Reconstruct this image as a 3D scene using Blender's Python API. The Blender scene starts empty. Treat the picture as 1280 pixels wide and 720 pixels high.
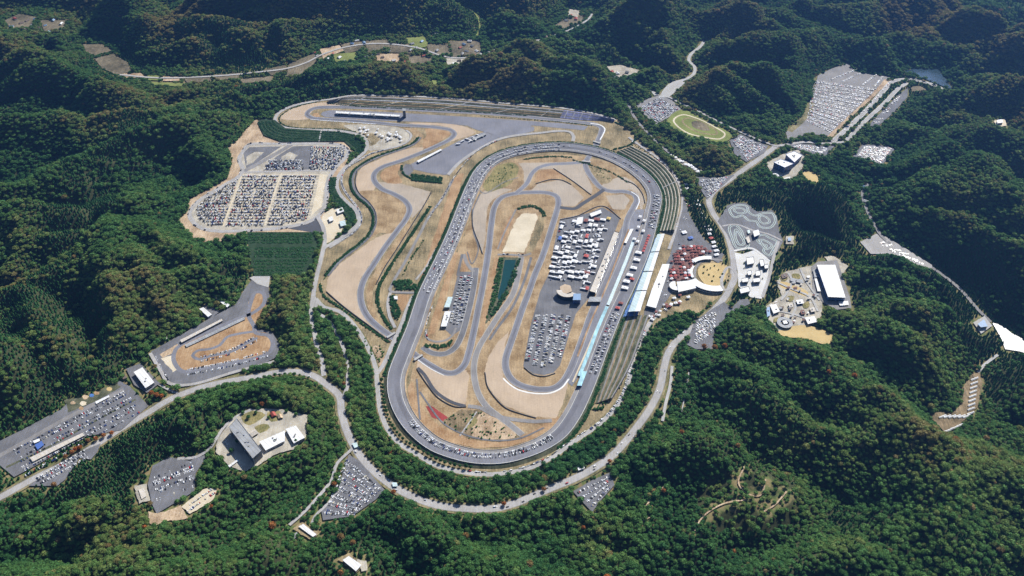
import bpy, bmesh, math, random
import numpy as np
from mathutils import Vector, Matrix
random.seed(7); rng = np.random.default_rng(11)
SC = bpy.context.scene
COL = SC.collection

# ------------------------------------------------------------------ camera, sky, sun, exposure
F_PX, PITCH, CAM_H = 1150.0, math.radians(42.65), 1411.0      # aerial view, photograph 1280 px wide
cam_d = bpy.data.cameras.new('camera'); cam = bpy.data.objects.new('camera', cam_d); COL.objects.link(cam)
cam.location = (0, 0, CAM_H); cam.rotation_euler = (math.pi/2 - PITCH, 0, 0)
cam_d.sensor_width = 36; cam_d.lens = 36*F_PX/1280; cam_d.clip_start = 5; cam_d.clip_end = 40000
SC.camera = cam
SUN_EL, SUN_AZ = math.radians(41), math.radians(33)           # azimuth to the right of straight ahead (+Y)
wd = bpy.data.worlds.new('World'); SC.world = wd; wd.use_nodes = True
nt = wd.node_tree; bg = nt.nodes['Background']
sky = nt.nodes.new('ShaderNodeTexSky'); sky.sky_type = 'NISHITA'; sky.sun_disc = False
sky.sun_elevation = SUN_EL; sky.sun_rotation = SUN_AZ; sky.altitude = 300
nt.links.new(sky.outputs[0], bg.inputs[0]); bg.inputs[1].default_value = 0.05
sl = bpy.data.lights.new('sun', 'SUN'); sl.energy = 5.0; sl.angle = math.radians(0.53); sl.color = (1, 0.955, 0.87)
so = bpy.data.objects.new('sun', sl); COL.objects.link(so)
sdir = Vector((math.cos(SUN_EL)*math.sin(SUN_AZ), math.cos(SUN_EL)*math.cos(SUN_AZ), math.sin(SUN_EL)))
so.rotation_euler = sdir.to_track_quat('Z', 'Y').to_euler(); so.location = (0, 1500, 3000)
SC.view_settings.view_transform = 'Standard'; SC.view_settings.look = 'None'
SC.view_settings.exposure = 1.0; SC.view_settings.gamma = 1.0
SC.render.engine = 'CYCLES'
SC.cycles.max_bounces = 4; SC.cycles.diffuse_bounces = 2; SC.cycles.glossy_bounces = 2
SC.cycles.transmission_bounces = 2; SC.cycles.volume_bounces = 0
SC.cycles.use_denoising = True

# ------------------------------------------------------------------ pixel -> ground
CP, SP = math.cos(PITCH), math.sin(PITCH)
def W(u, v, z=0.0):
    a = (u-640)/F_PX; b = (v-360)/F_PX
    dy = CP - SP*b; dz = -(SP + CP*b); t = (z-CAM_H)/dz
    return (a*t, dy*t)
def wp(pts, z=0.0):                       # list of (u,v[,z]) -> list of (x,y,z)
    out = []
    for p in pts:
        zz = p[2] if len(p) > 2 else z
        x, y = W(p[0], p[1], zz); out.append((x, y, zz))
    return out
def scale_at(v): return (v + 700)*CP/CAM_H         # px per metre across the picture
def to_px(x, y, z):
    d = y*CP - (z-CAM_H)*SP; up = y*SP + (z-CAM_H)*CP
    return 640 + F_PX*x/d, 360 - F_PX*up/d, d

# ------------------------------------------------------------------ splines
def spline(p, closed=False, step=7.0):
    P = [np.array(q, float) for q in p]; n = len(P); out = []
    segs = n if closed else n-1
    for i in range(segs):
        if closed: p0, p1, p2, p3 = P[(i-1) % n], P[i], P[(i+1) % n], P[(i+2) % n]
        else:
            p1, p2 = P[i], P[i+1]
            p0 = P[i-1] if i > 0 else 2*p1-p2
            p3 = P[i+2] if i+2 < n else 2*p2-p1
        d0 = max(np.linalg.norm(p1-p0), 1e-3)**.5; d1 = max(np.linalg.norm(p2-p1), 1e-3)**.5; d2 = max(np.linalg.norm(p3-p2), 1e-3)**.5
        t0 = 0; t1 = d0; t2 = t1+d1; t3 = t2+d2
        m = max(2, int(np.linalg.norm(p2-p1)/step))
        for k in range(m):
            t = t1+(t2-t1)*k/m
            A1 = (t1-t)/(t1-t0)*p0+(t-t0)/(t1-t0)*p1; A2 = (t2-t)/(t2-t1)*p1+(t-t1)/(t2-t1)*p2; A3 = (t3-t)/(t3-t2)*p2+(t-t2)/(t3-t2)*p3
            B1 = (t2-t)/(t2-t0)*A1+(t-t0)/(t2-t0)*A2; B2 = (t3-t)/(t3-t1)*A2+(t-t1)/(t3-t1)*A3
            out.append((t2-t)/(t2-t1)*B1+(t-t1)/(t2-t1)*B2)
    if not closed: out.append(P[-1])
    return np.array(out)
def normals(path, closed=False):          # unit left-hand normals in plan
    if closed: d = np.roll(path, -1, 0)-np.roll(path, 1, 0)
    else:
        d = np.empty_like(path); d[1:-1] = path[2:]-path[:-2]; d[0] = path[1]-path[0]; d[-1] = path[-1]-path[-2]
    l = np.hypot(d[:, 0], d[:, 1])+1e-9
    n = np.zeros_like(path); n[:, 0] = -d[:, 1]/l; n[:, 1] = d[:, 0]/l
    return n

# ------------------------------------------------------------------ materials
MATS = {}
ALB = .76         # the exposure suits the dark woods, so base colours are a little below the first guess
def mat(name, col, rough=0.9, var=0.15, scale=0.05, fine=0.6, spec=0.25, col2=None, bump=0.0, metal=0.0, coords='pos', streak=0.0, seam=0.0):
    if name in MATS: return MATS[name]
    m = bpy.data.materials.new(name); m.use_nodes = True; t = m.node_tree; N = t.nodes; L = t.links
    b = N['Principled BSDF']; b.inputs['Roughness'].default_value = rough
    b.inputs['Specular IOR Level'].default_value = spec; b.inputs['Metallic'].default_value = metal
    g = N.new('ShaderNodeNewGeometry') if coords == 'pos' else N.new('ShaderNodeTexCoord')
    src = g.outputs['Position'] if coords == 'pos' else g.outputs['Object']
    n1 = N.new('ShaderNodeTexNoise'); n1.inputs['Scale'].default_value = scale; n1.inputs['Detail'].default_value = 5
    n2 = N.new('ShaderNodeTexNoise'); n2.inputs['Scale'].default_value = fine; n2.inputs['Detail'].default_value = 3
    L.new(src, n1.inputs['Vector']); L.new(src, n2.inputs['Vector'])
    mx = N.new('ShaderNodeMath'); mx.operation = 'ADD'; L.new(n1.outputs['Fac'], mx.inputs[0])
    ms = N.new('ShaderNodeMath'); ms.operation = 'MULTIPLY'; ms.inputs[1].default_value = 0.6
    L.new(n2.outputs['Fac'], ms.inputs[0]); L.new(ms.outputs[0], mx.inputs[1])
    r = N.new('ShaderNodeValToRGB'); r.color_ramp.elements[0].position = 0.5; r.color_ramp.elements[1].position = 1.1
    c1 = [max(0, c*(1-var)*ALB) for c in col]; c2 = [min(1, c*(1+var)*ALB) for c in (col2 or col)]
    r.color_ramp.elements[0].color = (*c1, 1); r.color_ramp.elements[1].color = (*c2, 1)
    L.new(mx.outputs[0], r.inputs[0]); colout = r.outputs[0]
    if streak:
        mp = N.new('ShaderNodeMapping'); mp.inputs['Rotation'].default_value = (0, 0, .31); mp.inputs['Scale'].default_value = (.35, .03, .1); L.new(src, mp.inputs['Vector'])
        n3 = N.new('ShaderNodeTexNoise'); n3.inputs['Scale'].default_value = 1; n3.inputs['Detail'].default_value = 6; L.new(mp.outputs[0], n3.inputs['Vector'])
        mr = N.new('ShaderNodeMapRange'); mr.inputs['From Min'].default_value = .3; mr.inputs['From Max'].default_value = .7; mr.inputs['To Min'].default_value = 1-streak; mr.inputs['To Max'].default_value = 1+streak; L.new(n3.outputs['Fac'], mr.inputs['Value'])
        vm = N.new('ShaderNodeVectorMath'); vm.operation = 'SCALE'; L.new(colout, vm.inputs[0]); L.new(mr.outputs[0], vm.inputs['Scale']); colout = vm.outputs[0]
    if seam:
        wv = N.new('ShaderNodeTexWave'); wv.wave_type = 'BANDS'; wv.bands_direction = 'DIAGONAL'; wv.inputs['Scale'].default_value = .06; wv.inputs['Distortion'].default_value = .3; L.new(src, wv.inputs['Vector'])
        mr = N.new('ShaderNodeMapRange'); mr.inputs['From Min'].default_value = .0; mr.inputs['From Max'].default_value = .12; mr.inputs['To Min'].default_value = 1-seam; mr.inputs['To Max'].default_value = 1; L.new(wv.outputs['Fac'], mr.inputs['Value'])
        vm = N.new('ShaderNodeVectorMath'); vm.operation = 'SCALE'; L.new(colout, vm.inputs[0]); L.new(mr.outputs[0], vm.inputs['Scale']); colout = vm.outputs[0]
    L.new(colout, b.inputs['Base Color'])
    if bump:
        bp = N.new('ShaderNodeBump'); bp.inputs['Strength'].default_value = bump; bp.inputs['Distance'].default_value = 0.5
        L.new(n2.outputs['Fac'], bp.inputs['Height']); L.new(bp.outputs[0], b.inputs['Normal'])
    MATS[name] = m; return m
mat('asphalt_track', (.185, .187, .215), .8, .2, .02, .35, .35, streak=.1)
mat('asphalt_oval', (.16, .162, .185), .75, .2, .02, .3, .35, streak=.12)
mat('asphalt_dark', (.075, .078, .09), .85, .2, .03, .4)
mat('asphalt_lot', (.155, .155, .165), .9, .28, .03, .5, streak=.14)
mat('rubber_groove', (.135, .135, .155), .7, .25, .03, .3)
mat('road_pale', (.38, .365, .35), .9, .2, .03, .5, streak=.12)
mat('road_grey', (.24, .23, .225), .9, .22, .03, .5, streak=.12)
mat('concrete', (.42, .41, .39), .9, .14, .05, .6)
mat('concrete_white', (.62, .61, .58), .85, .12, .05, .6)
mat('paint_white', (.78, .78, .76), .7, .08, .3, 2)
mat('gravel', (.46, .355, .25), 1, .1, .02, .3, .1, (.51, .4, .29), streak=.07)
mat('gravel_grey', (.4, .335, .26), 1, .11, .02, .3, .1, (.44, .375, .3), streak=.08)
mat('dry_grass', (.28, .165, .07), 1, .4, .03, .3, .1, (.35, .26, .155), streak=.15)
mat('orange_turf', (.34, .18, .08), 1, .3, .03, .3, .1, (.38, .26, .15), streak=.15)
mat('olive_grass', (.14, .13, .07), 1, .4, .025, .3, .1, (.31, .24, .14), streak=.27)
mat('green_grass', (.11, .15, .05), 1, .4, .03, .3, .1, (.27, .22, .1), streak=.25)
mat('terrace_green', (.05, .072, .042), 1, .4, .06, .4, .1, (.12, .12, .075), streak=.2)
mat('terrace_brown', (.13, .11, .06), 1, .4, .05, .4, .1, (.24, .18, .11), streak=.3)
mat('verge_green', (.075, .1, .04), 1, .4, .03, .3, .1, (.24, .2, .11), streak=.25)
mat('sand', (.6, .51, .36), 1, .12, .02, .3, .1, (.66, .58, .44))
mat('lot_gravel', (.36, .33, .28), 1, .25, .04, .5, .1, (.46, .42, .34), streak=.12)
mat('plaza_yellow', (.56, .42, .2), .95, .14, .04, .4, .1)
mat('dirt', (.36, .235, .14), 1, .35, .03, .35, .1, (.48, .37, .25), streak=.2)
mat('field_brown', (.1, .095, .06), 1, .4, .012, .12, .1, (.18, .15, .1), streak=.25)
mat('field_green', (.2, .23, .07), 1, .3, .02, .2, .1)
mat('teal_paint', (.33, .55, .62), .8, .3, .05, .5, streak=.2)
mat('kart_edge', (.46, .54, .5), .85, .15, .06, .5)
mat('bark', (.09, .065, .045), 1, .2, .6, 3, .1, None, 0, 0, 'obj')
mat('roof_white', (.76, .76, .75), .6, .1, .05, .5, seam=.22)
mat('roof_cream', (.58, .53, .46), .7, .15, .05, .5, seam=.2)
mat('roof_grey', (.33, .34, .35), .7, .22, .06, .6, seam=.25)
mat('roof_blue', (.2, .32, .5), .55, .12, .06, .6)
mat('roof_teal', (.52, .64, .65), .55, .15, .06, .6, seam=.22)
mat('roof_red', (.36, .08, .06), .7, .2, .1, .8)
mat('roof_maroon', (.17, .085, .07), .8, .35, .1, .6)
mat('roof_brown', (.16, .12, .1), .8, .25, .1, .8)
mat('wall_white', (.68, .67, .64), .8, .1, .06, .6)
mat('wall_cream', (.55, .5, .42), .8, .12, .06, .6)
mat('wall_grey', (.3, .3, .3), .8, .15, .06, .6)
mat('wall_blue', (.08, .16, .42), .5, .12, .06, .6, .5)
mat('glass_dark', (.02, .03, .045), .12, .1, .2, 1, .7)
mat('tent_white', (.8, .8, .8), .7, .05, .1, 1)
mat('tent_red', (.48, .1, .085), .7, .15, .1, 1)
mat('tent_maroon', (.25, .09, .075), .8, .3, .1, 1)
mat('tent_blue', (.08, .16, .45), .7, .15, .1, 1)
mat('tent_yellow', (.6, .45, .15), .7, .15, .1, 1)
mat('steel', (.3, .31, .33), .45, .1, .3, 2, .5, None, 0, .6)
mat('seat_purple', (.2, .21, .36), .8, .5, .15, .7, streak=.3)
mat('seat_blue', (.07, .17, .42), .7, .3, .15, .7)
mat('tyre', (.02, .02, .02), .8, .1, 1, 3)
mat('red_ground', (.28, .045, .04), .9, .25, .04, .4)

def water_mat(name, col, rough):
    m = mat(name, col, rough, .1, .02, .2, .6)
    b = m.node_tree.nodes['Principled BSDF']; b.inputs['IOR'].default_value = 1.33
    N = m.node_tree.nodes; L = m.node_tree.links
    g = N.new('ShaderNodeNewGeometry'); n = N.new('ShaderNodeTexNoise'); n.inputs['Scale'].default_value = .35; n.inputs['Detail'].default_value = 4
    L.new(g.outputs['Position'], n.inputs['Vector']); bp = N.new('ShaderNodeBump'); bp.inputs['Strength'].default_value = .35; bp.inputs['Distance'].default_value = .6
    L.new(n.outputs['Fac'], bp.inputs['Height']); L.new(bp.outputs[0], b.inputs['Normal'])
    return m
water_mat('water_green', (.008, .05, .045), .12)
water_mat('water_lake', (.02, .045, .06), .1)
water_mat('water_reservoir', (.02, .045, .06), .36)

# foliage: colour per tree from the instancer attribute "tint", mottled
def leaf_mat(name, attr):
    m = bpy.data.materials.new(name); m.use_nodes = True; t = m.node_tree; N = t.nodes; L = t.links
    b = N['Principled BSDF']; b.inputs['Roughness'].default_value = .85; b.inputs['Specular IOR Level'].default_value = .15
    r = N.new('ShaderNodeValToRGB')
    if attr:
        a = N.new('ShaderNodeAttribute'); a.attribute_type = 'INSTANCER'; a.attribute_name = 'tint'
        src = a.outputs['Fac']
    else:
        oi = N.new('ShaderNodeObjectInfo'); sp = N.new('ShaderNodeSeparateColor'); L.new(oi.outputs['Color'], sp.inputs[0]); src = sp.outputs[0]
    tc = N.new('ShaderNodeTexCoord'); n = N.new('ShaderNodeTexNoise'); n.inputs['Scale'].default_value = 2.2; n.inputs['Detail'].default_value = 3
    L.new(tc.outputs['Object'], n.inputs['Vector'])
    stops = [(0, (.02, .072, .026)), (.2, (.034, .108, .032)), (.45, (.075, .162, .042)), (.62, (.14, .19, .055)), (.76, (.2, .155, .065)), (.9, (.25, .12, .04)), (1, (.34, .11, .025))]
    e = r.color_ramp.elements
    e[0].position = 0; e[0].color = (*stops[0][1], 1); e[1].position = 1; e[1].color = (*stops[-1][1], 1)
    for p, c in stops[1:-1]: q = e.new(p); q.color = (*c, 1)
    L.new(src, r.inputs[0])
    mr = N.new('ShaderNodeMapRange'); mr.inputs['From Min'].default_value = .3; mr.inputs['From Max'].default_value = .7
    mr.inputs['To Min'].default_value = .55; mr.inputs['To Max'].default_value = 1.5
    L.new(n.outputs['Fac'], mr.inputs['Value'])
    vm = N.new('ShaderNodeVectorMath'); vm.operation = 'SCALE'; L.new(r.outputs[0], vm.inputs[0]); L.new(mr.outputs[0], vm.inputs['Scale'])
    L.new(vm.outputs[0], b.inputs['Base Color'])
    tr = N.new('ShaderNodeBsdfTranslucent'); v2 = N.new('ShaderNodeVectorMath'); v2.operation = 'MULTIPLY'; v2.inputs[1].default_value = (1.5, 1.35, .6); L.new(vm.outputs[0], v2.inputs[0]); L.new(v2.outputs[0], tr.inputs['Color'])
    ms = N.new('ShaderNodeMixShader'); ms.inputs[0].default_value = .25; L.new(b.outputs[0], ms.inputs[1]); L.new(tr.outputs[0], ms.inputs[2]); L.new(ms.outputs[0], N['Material Output'].inputs['Surface'])
    MATS[name] = m; return m
leaf_mat('foliage_wood', True); leaf_mat('foliage_tree', False)
def paint_mat(name, inst):
    m = bpy.data.materials.new(name); m.use_nodes = True; t = m.node_tree; N = t.nodes; L = t.links
    b = N['Principled BSDF']; b.inputs['Roughness'].default_value = .35; b.inputs['Specular IOR Level'].default_value = .5
    if inst:
        a = N.new('ShaderNodeAttribute'); a.attribute_type = 'INSTANCER'; a.attribute_name = 'paint'; out = a.outputs['Color']
    else:
        a = N.new('ShaderNodeObjectInfo'); out = a.outputs['Color']
    tc = N.new('ShaderNodeTexCoord'); n = N.new('ShaderNodeTexNoise'); n.inputs['Scale'].default_value = 1.5
    L.new(tc.outputs['Object'], n.inputs['Vector'])
    mr = N.new('ShaderNodeMapRange'); mr.inputs['To Min'].default_value = .85; mr.inputs['To Max'].default_value = 1.1; L.new(n.outputs['Fac'], mr.inputs['Value'])
    vm = N.new('ShaderNodeVectorMath'); vm.operation = 'SCALE'; L.new(out, vm.inputs[0]); L.new(mr.outputs[0], vm.inputs['Scale']); L.new(vm.outputs[0], b.inputs['Base Color'])
    MATS[name] = m
paint_mat('car_paint_mass', True); paint_mat('car_paint', False)

# ------------------------------------------------------------------ mesh helpers
def link(o, parent=None):
    COL.objects.link(o)
    if parent: o.parent = parent
    return o
def mesh_obj(name, V, F, m, parent=None, mi=None):
    me = bpy.data.meshes.new(name); me.from_pydata([tuple(map(float, v)) for v in V], [], F)
    for k in (m if isinstance(m, (list, tuple)) else [m]): me.materials.append(MATS[k])
    if mi is not None: me.polygons.foreach_set('material_index', mi)
    me.update()
    return link(bpy.data.objects.new(name, me), parent)
def tag(o, label, cat, group=None):
    o['label'] = label; o['category'] = cat
    if group: o['group'] = group
    return o
def empty(name, loc, rz=0):
    o = bpy.data.objects.new(name, None); o.empty_display_size = 1; o.location = loc; o.rotation_euler = (0, 0, rz); return link(o)
RAGGED = {'dry_grass', 'orange_turf', 'olive_grass', 'green_grass', 'gravel', 'gravel_grey', 'dirt', 'sand', 'terrace_green', 'terrace_brown', 'field_brown', 'field_green', 'lot_gravel'}
FLATS, CLEAR, NL = [], [], [0]
def layer(): NL[0] += 1; return 0.1 + 0.008*NL[0]
def structure(o): o['kind'] = 'structure'; return o
def sheet(name, pts, m, z=0.0, smooth=False, clear=3.0, flat=True):
    w = np.array(wp(pts, z))
    if smooth: w = spline(w, True, 9)
    if m in RAGGED:
        q = []
        for i in range(len(w)):
            a, b = w[i], w[(i+1) % len(w)]; k = max(1, int(np.hypot(*(b-a)[:2])/6))
            for j in range(k): q.append(a+(b-a)*j/k)
        w = np.array(q); w[:, :2] += rng.normal(0, .75, (len(w), 2))
    dz = layer(); V = w.copy(); V[:, 2] += dz
    if flat: FLATS.append((w, True, 0, z))
    if clear is not None: CLEAR.append((w, True, clear))
    return structure(mesh_obj(name, V, [tuple(range(len(V)))], m))
def strip_mesh(path, offs, zs, closed=False):
    n = normals(path, closed); V = []; k = len(offs)
    for i in range(len(path)):
        for o, z in zip(offs, zs): V.append((path[i, 0]+n[i, 0]*o, path[i, 1]+n[i, 1]*o, path[i, 2]+z))
    F = []; m = len(path)
    for i in range(m if closed else m-1):
        a = i*k; b = ((i+1) % m)*k
        for j in range(k-1): F.append((a+j, b+j, b+j+1, a+j+1))
    return V, F
def road(name, pts, w, m, z=0.0, closed=False, edge=None, clear=2.0, flat=True, parent=None, off=0.0, path=None):
    if path is None: path = spline(wp(pts, z), closed, 7)
    d = layer(); V, F = strip_mesh(path, (off+w/2, off-w/2), (d, d), closed)
    o = mesh_obj(name, V, F, m, parent)
    if parent is None: structure(o)
    if flat: FLATS.append((path, closed, abs(off)+w/2, z))
    if clear is not None: CLEAR.append((path, closed, w/2+abs(off)+clear, 'line'))
    if edge:
        for s in (1, -1):
            d2 = layer(); V, F = strip_mesh(path, (off+s*w/2+.55, off+s*w/2-.55), (d2, d2), closed)
            mesh_obj('edge_line', V, F, edge, o)
    return o, path
def wall_strip(name, path, off, w, h, m, closed=False, parent=None, z0=0.0):
    V, F = strip_mesh(path, (off+w/2, off+w/2, off-w/2, off-w/2), (z0-.2, z0+h, z0+h, z0-.2), closed)
    if not closed: k = 4; n = len(path); F += [(0, 1, 2, 3), ((n-1)*k+3, (n-1)*k+2, (n-1)*k+1, (n-1)*k)]
    return mesh_obj(name, V, F, m, parent)
def box(V, F, c, s, rz=0, mi=None, m=0):
    i = len(V); cz, sz = math.cos(rz), math.sin(rz)
    for dz in (-.5, .5):
        for dx, dy in ((-.5, -.5), (.5, -.5), (.5, .5), (-.5, .5)):
            x, y = dx*s[0], dy*s[1]; V.append((c[0]+x*cz-y*sz, c[1]+x*sz+y*cz, c[2]+dz*s[2]))
    f = [(i, i+3, i+2, i+1), (i+4, i+5, i+6, i+7), (i, i+1, i+5, i+4), (i+1, i+2, i+6, i+5), (i+2, i+3, i+7, i+6), (i+3, i, i+4, i+7)]
    F += f
    if mi is not None: mi += [m]*6
def inpoly(x, y, P):
    x = np.asarray(x); y = np.asarray(y); c = np.zeros(x.shape, bool); n = len(P); j = n-1
    for i in range(n):
        xi, yi, xj, yj = P[i][0], P[i][1], P[j][0], P[j][1]
        if yi != yj: c ^= ((yi > y) != (yj > y)) & (x < (xj-xi)*(y-yi)/(yj-yi)+xi)
        j = i
    return c
mat('hedge_floor', (.02, .05, .025), 1, .4, .06, .4, .1, (.035, .06, .03))

# ================================================================== THE GROUND OF THE CIRCUIT
sheet('circuit_ground', [(395,127),(440,119),(480,119.5),(560,122.5),(640,129.5),(700,134.5),(745,142),(772,149),(800,176),(835,205),(852,235),(860,262),(866,285),(905,318),(900,340),(898,372),(872,392),(835,396),(808,420),(796,448),(787,480),(768,512),(740,537),(700,566),(655,587),(607,593),(560,587),(520,567),(487,541),(474,515),(471,485),(470,460),(452,422),(430,395),(405,386),(394,372),(399,340),(404,312),(432,297),(448,285),(449,268),(430,248),(421,232),(424,215),(440,203),(458,190),(456,176),(440,167),(400,163),(357,160),(346,152),(347,142),(362,134)], 'olive_grass', clear=1)
# left car park plateau
LOT_LOOP = [(311,181),(355,180),(400,179.5),(424,181),(435,188),(433,195.5),(421,208),(413,220),(409,233),(408,249),(404,262),(397,271),(384,278),(355,284.5),(311,288),(273,289),(253,285.5),(242,278),(237,269),(240,260),(251,249),(273,235.5),(300,219),(303,211),(299,199),(304,189)]
sheet('bare_slope', [(296,176),(318,150),(326,150),(330,170),(350,177),(430,176),(441,186),(438,200),(420,222),(412,250),(405,272),(400,292),(393,291),(300,293),(268,304),(246,300),(232,288),(222,277),(236,262),(235,250),(262,236),(285,222),(290,200),(284,185)], 'dirt', clear=0)
sheet('car_park_ground', LOT_LOOP, 'lot_gravel', smooth=True)
sheet('asphalt_patch', [(304,191),(312,184),(352,183),(322,203),(308,211)], 'asphalt_lot')
sheet('asphalt_patch', [(366,183),(392,182),(386,212),(330,213),(345,196)], 'asphalt_lot')
sheet('bare_earth', [(308,196),(318,190),(330,190),(316,203),(308,207)], 'lot_gravel')
sheet('bare_earth', [(352,196),(362,190),(372,194),(366,202),(352,204)], 'lot_gravel')
sheet('bare_earth', [(400,217),(409,219),(405,236),(402,258),(388,271),(393,250)], 'sand')
road('car_park_lane', [(352,216.5),(340,250),(331,282)], 4, 'sand')
road('car_park_lane', [(302,220),(290,252),(279,283)], 4, 'sand')
for i in range(17):
    v = 220+i*3.75; a = 400-(v-216)*.22; b = max(303-(v-219)*.66, 245)
    road('car_park_lane', [(b,v-1.4),(a,v-1.4)], 3.2, 'sand', clear=None, flat=False)
road('car_park_road', [(304,215.5),(350,214),(413,213)], 7, 'road_pale')
road('car_park_road', [(305,214),(335,198),(364,181)], 13, 'road_grey')
road('car_park_loop_road', LOT_LOOP, 11, 'road_pale', closed=True)
sheet('asphalt_patch', [(360,286),(385,280),(396,274),(403,280),(402,291),(392,290.5)], 'asphalt_dark')
sheet('pale_yard', [(403,270),(418,260),(428,268),(432,280),(418,298),(408,304),(406,285)], 'sand', smooth=True)
# gravel traps, dry grass and orange turf of the road course
sheet('gravel_trap', [(352,149),(352,143),(362,137),(380,131),(405,128),(440,131),(420,134),(395,137),(388,142),(388,148)], 'gravel', smooth=True)
sheet('asphalt_apron', [(403,140),(412,138),(420,138),(480,140),(600,147),(700,154),(735,158),(730,163),(665,157),(640,168),(620,166),(590,158),(545,153),(480,151),(430,148),(405,146),(401,143)], 'asphalt_track')
sheet('dry_grass_patch', [(391,142),(398,141),(400,146),(392,147)], 'orange_turf')
sheet('gravel_trap', [(510,154),(545,154),(570,156),(585,160),(594,166),(570,175),(562,178),(572,168),(565,161),(548,157),(520,156)], 'gravel', smooth=True)
sheet('dry_grass_patch', [(532,161),(548,161.5),(560,163),(563,168),(550,177),(530,186),(528,176),(533,169)], 'orange_turf', smooth=True)
sheet('dry_verge', [(500,160),(520,160),(530,170),(528,182),(516,188),(520,172),(512,163)], 'dry_grass')
sheet('stall_yard', [(430,157),(500,160),(511,167),(508,178),(490,185),(470,188),(460,188),(463,178),(452,169)], 'lot_gravel', smooth=True)
sheet('green_corner', [(453,167),(466,167),(475,174),(470,180),(463,183),(463,176)], 'olive_grass')
sheet('gravel_trap', [(530,185),(505,187),(470,201),(452,210),(446,221),(445,232),(449,241),(462,241),(470,234),(467,225),(470,214),(482,207),(505,199),(520,193)], 'gravel', smooth=True)
sheet('dry_grass_patch', [(448,240),(460,238),(474,239),(490,245),(504,253),(509,263),(504,275),(492,293),(475,291),(462,300),(454,303),(462,290),(470,275),(468,262),(458,250)], 'dry_grass', smooth=True)
sheet('gravel_trap', [(407,362),(411,346),(425,330),(445,315),(462,302),(478,294),(493,290),(478,308),(462,331),(450,350),(446,365),(448,382),(456,397),(482,417),(484,423),(442,393),(412,368)], 'gravel')
sheet('gravel_trap', [(472,227),(485,229),(502,230),(538,240),(528,260),(515,273),(514,258),(505,248),(490,241),(478,235)], 'gravel_grey')
sheet('dry_grass_patch', [(475,221),(478,214),(490,208),(503,205),(497,215),(502,229),(485,229)], 'orange_turf', smooth=True)
sheet('dry_verge', [(512,275),(505,285),(490,307),(474,331),(462,350),(457,365),(459,382),(466,397),(478,409),(471,395),(466,380),(466,363),(475,345),(487,325),(505,300),(515,283)], 'dry_grass')
sheet('dry_verge', [(412,392),(440,394),(486,428),(483,455),(476,458),(468,445),(452,415),(430,397)], 'olive_grass')
sheet('bare_earth', [(464,436),(470,432),(482,447),(481,456),(473,458),(467,447)], 'dirt', smooth=True)
sheet('dry_verge', [(498,368),(512,368),(511,378),(503,390),(496,380)], 'orange_turf')
# strip between road course and the oval's back straight
sheet('bank_grass', [(538,243),(556,225),(566,228),(540,300),(525,365),(515,366),(490,366),(492,350),(515,300)], 'olive_grass')
sheet('orange_verge', [(566,225),(574,217),(580,217),(572,245),(552,300),(534,352),(525,362),(521,362),(535,320),(553,265)], 'orange_turf')
# skid pad
sheet('skid_pad', [(514,205),(553,187),(572,177),(590,170),(606,165),(624,172),(600,185),(575,203),(557,219),(535,216),(517,212)], 'asphalt_track')
sheet('asphalt_apron', [(585,158),(596,151),(640,153),(668,159),(667,164),(640,171),(626,173),(610,166),(597,163)], 'asphalt_track')
sheet('skid_pad_bay', [(503,211),(507,205),(514,206),(517,213),(511,220),(505,217)], 'asphalt_lot')
# infield of the oval
sheet('infield_ground', [(578,300),(596,255),(612,222),(632,203),(660,196),(700,193),(735,197),(770,206),(795,222),(805,240),(803,262),(790,290),(765,340),(740,395),(715,450),(705,480),(692,525),(660,548),(625,556),(590,554),(560,545),(535,528),(517,505),(512,480),(522,445),(540,400),(560,345)], 'dry_grass', smooth=True)
sheet('orange_verge', [(512,480),(516,478),(522,500),(537,522),(560,538),(590,548),(620,551),(650,546),(675,533),(697,520),(698,527),(670,546),(640,557),(605,560),(575,556),(545,545),(520,520),(511,498)], 'orange_turf', smooth=True)
sheet('gravel_trap', [(592,262),(599,246),(608,238),(640,237),(627,243),(614,252),(609,265),(606,300),(602,317),(599,305),(592,285)], 'gravel_grey', smooth=True)
sheet('grass_patch', [(604,232),(612,220),(622,208),(640,203),(648,210),(640,228),(625,236),(610,240)], 'green_grass', smooth=True)
sheet('gravel_trap', [(648,204),(700,203),(728,204),(730,214),(739,231),(741,240),(737,243),(715,226),(693,212),(672,212),(662,225),(655,228),(655,214)], 'gravel_grey')
sheet('dry_grass_patch', [(668,228),(672,214),(690,211),(710,222),(690,224)], 'orange_turf')
sheet('gravel_trap', [(664,238),(672,230),(700,225),(715,232),(730,247),(719,258),(705,258),(700,249),(690,238)], 'gravel_grey')
sheet('gravel_trap', [(752,233),(765,225),(778,221),(793,229),(802,241),(805,252),(801,263),(797,246),(790,238),(765,237)], 'gravel_grey', smooth=True)
sheet('grass_patch', [(735,208),(745,208),(765,222),(760,230),(748,228),(738,215)], 'olive_grass', smooth=True)
sheet('gravel_trap', [(757,245),(780,243),(787,250),(781,262),(766,262)], 'gravel_grey')
sheet('orange_verge', [(787,275),(793,268),(795,276),(785,297),(775,325),(770,330),(778,300)], 'orange_turf')
sheet('gravel_trap', [(522,448),(540,462),(557,470),(570,471),(583,462),(587,470),(582,505),(570,507),(548,497),(533,478),(521,460)], 'gravel', smooth=False)
sheet('gravel_trap', [(637,413),(629,440),(628,460),(630,474),(643,485),(668,491),(683,492),(700,487),(711,477),(703,506),(695,523),(669,521),(644,513),(632,508),(618,495),(608,480),(606,463),(610,447),(622,428)], 'gravel')
sheet('red_ground', [(532,508),(540,508),(560,522),(555,527),(540,522)], 'red_ground')
sheet('scrub_patch', [(553,527),(575,512),(600,513),(640,535),(652,548),(620,553),(585,549)], 'terrace_brown')
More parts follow.
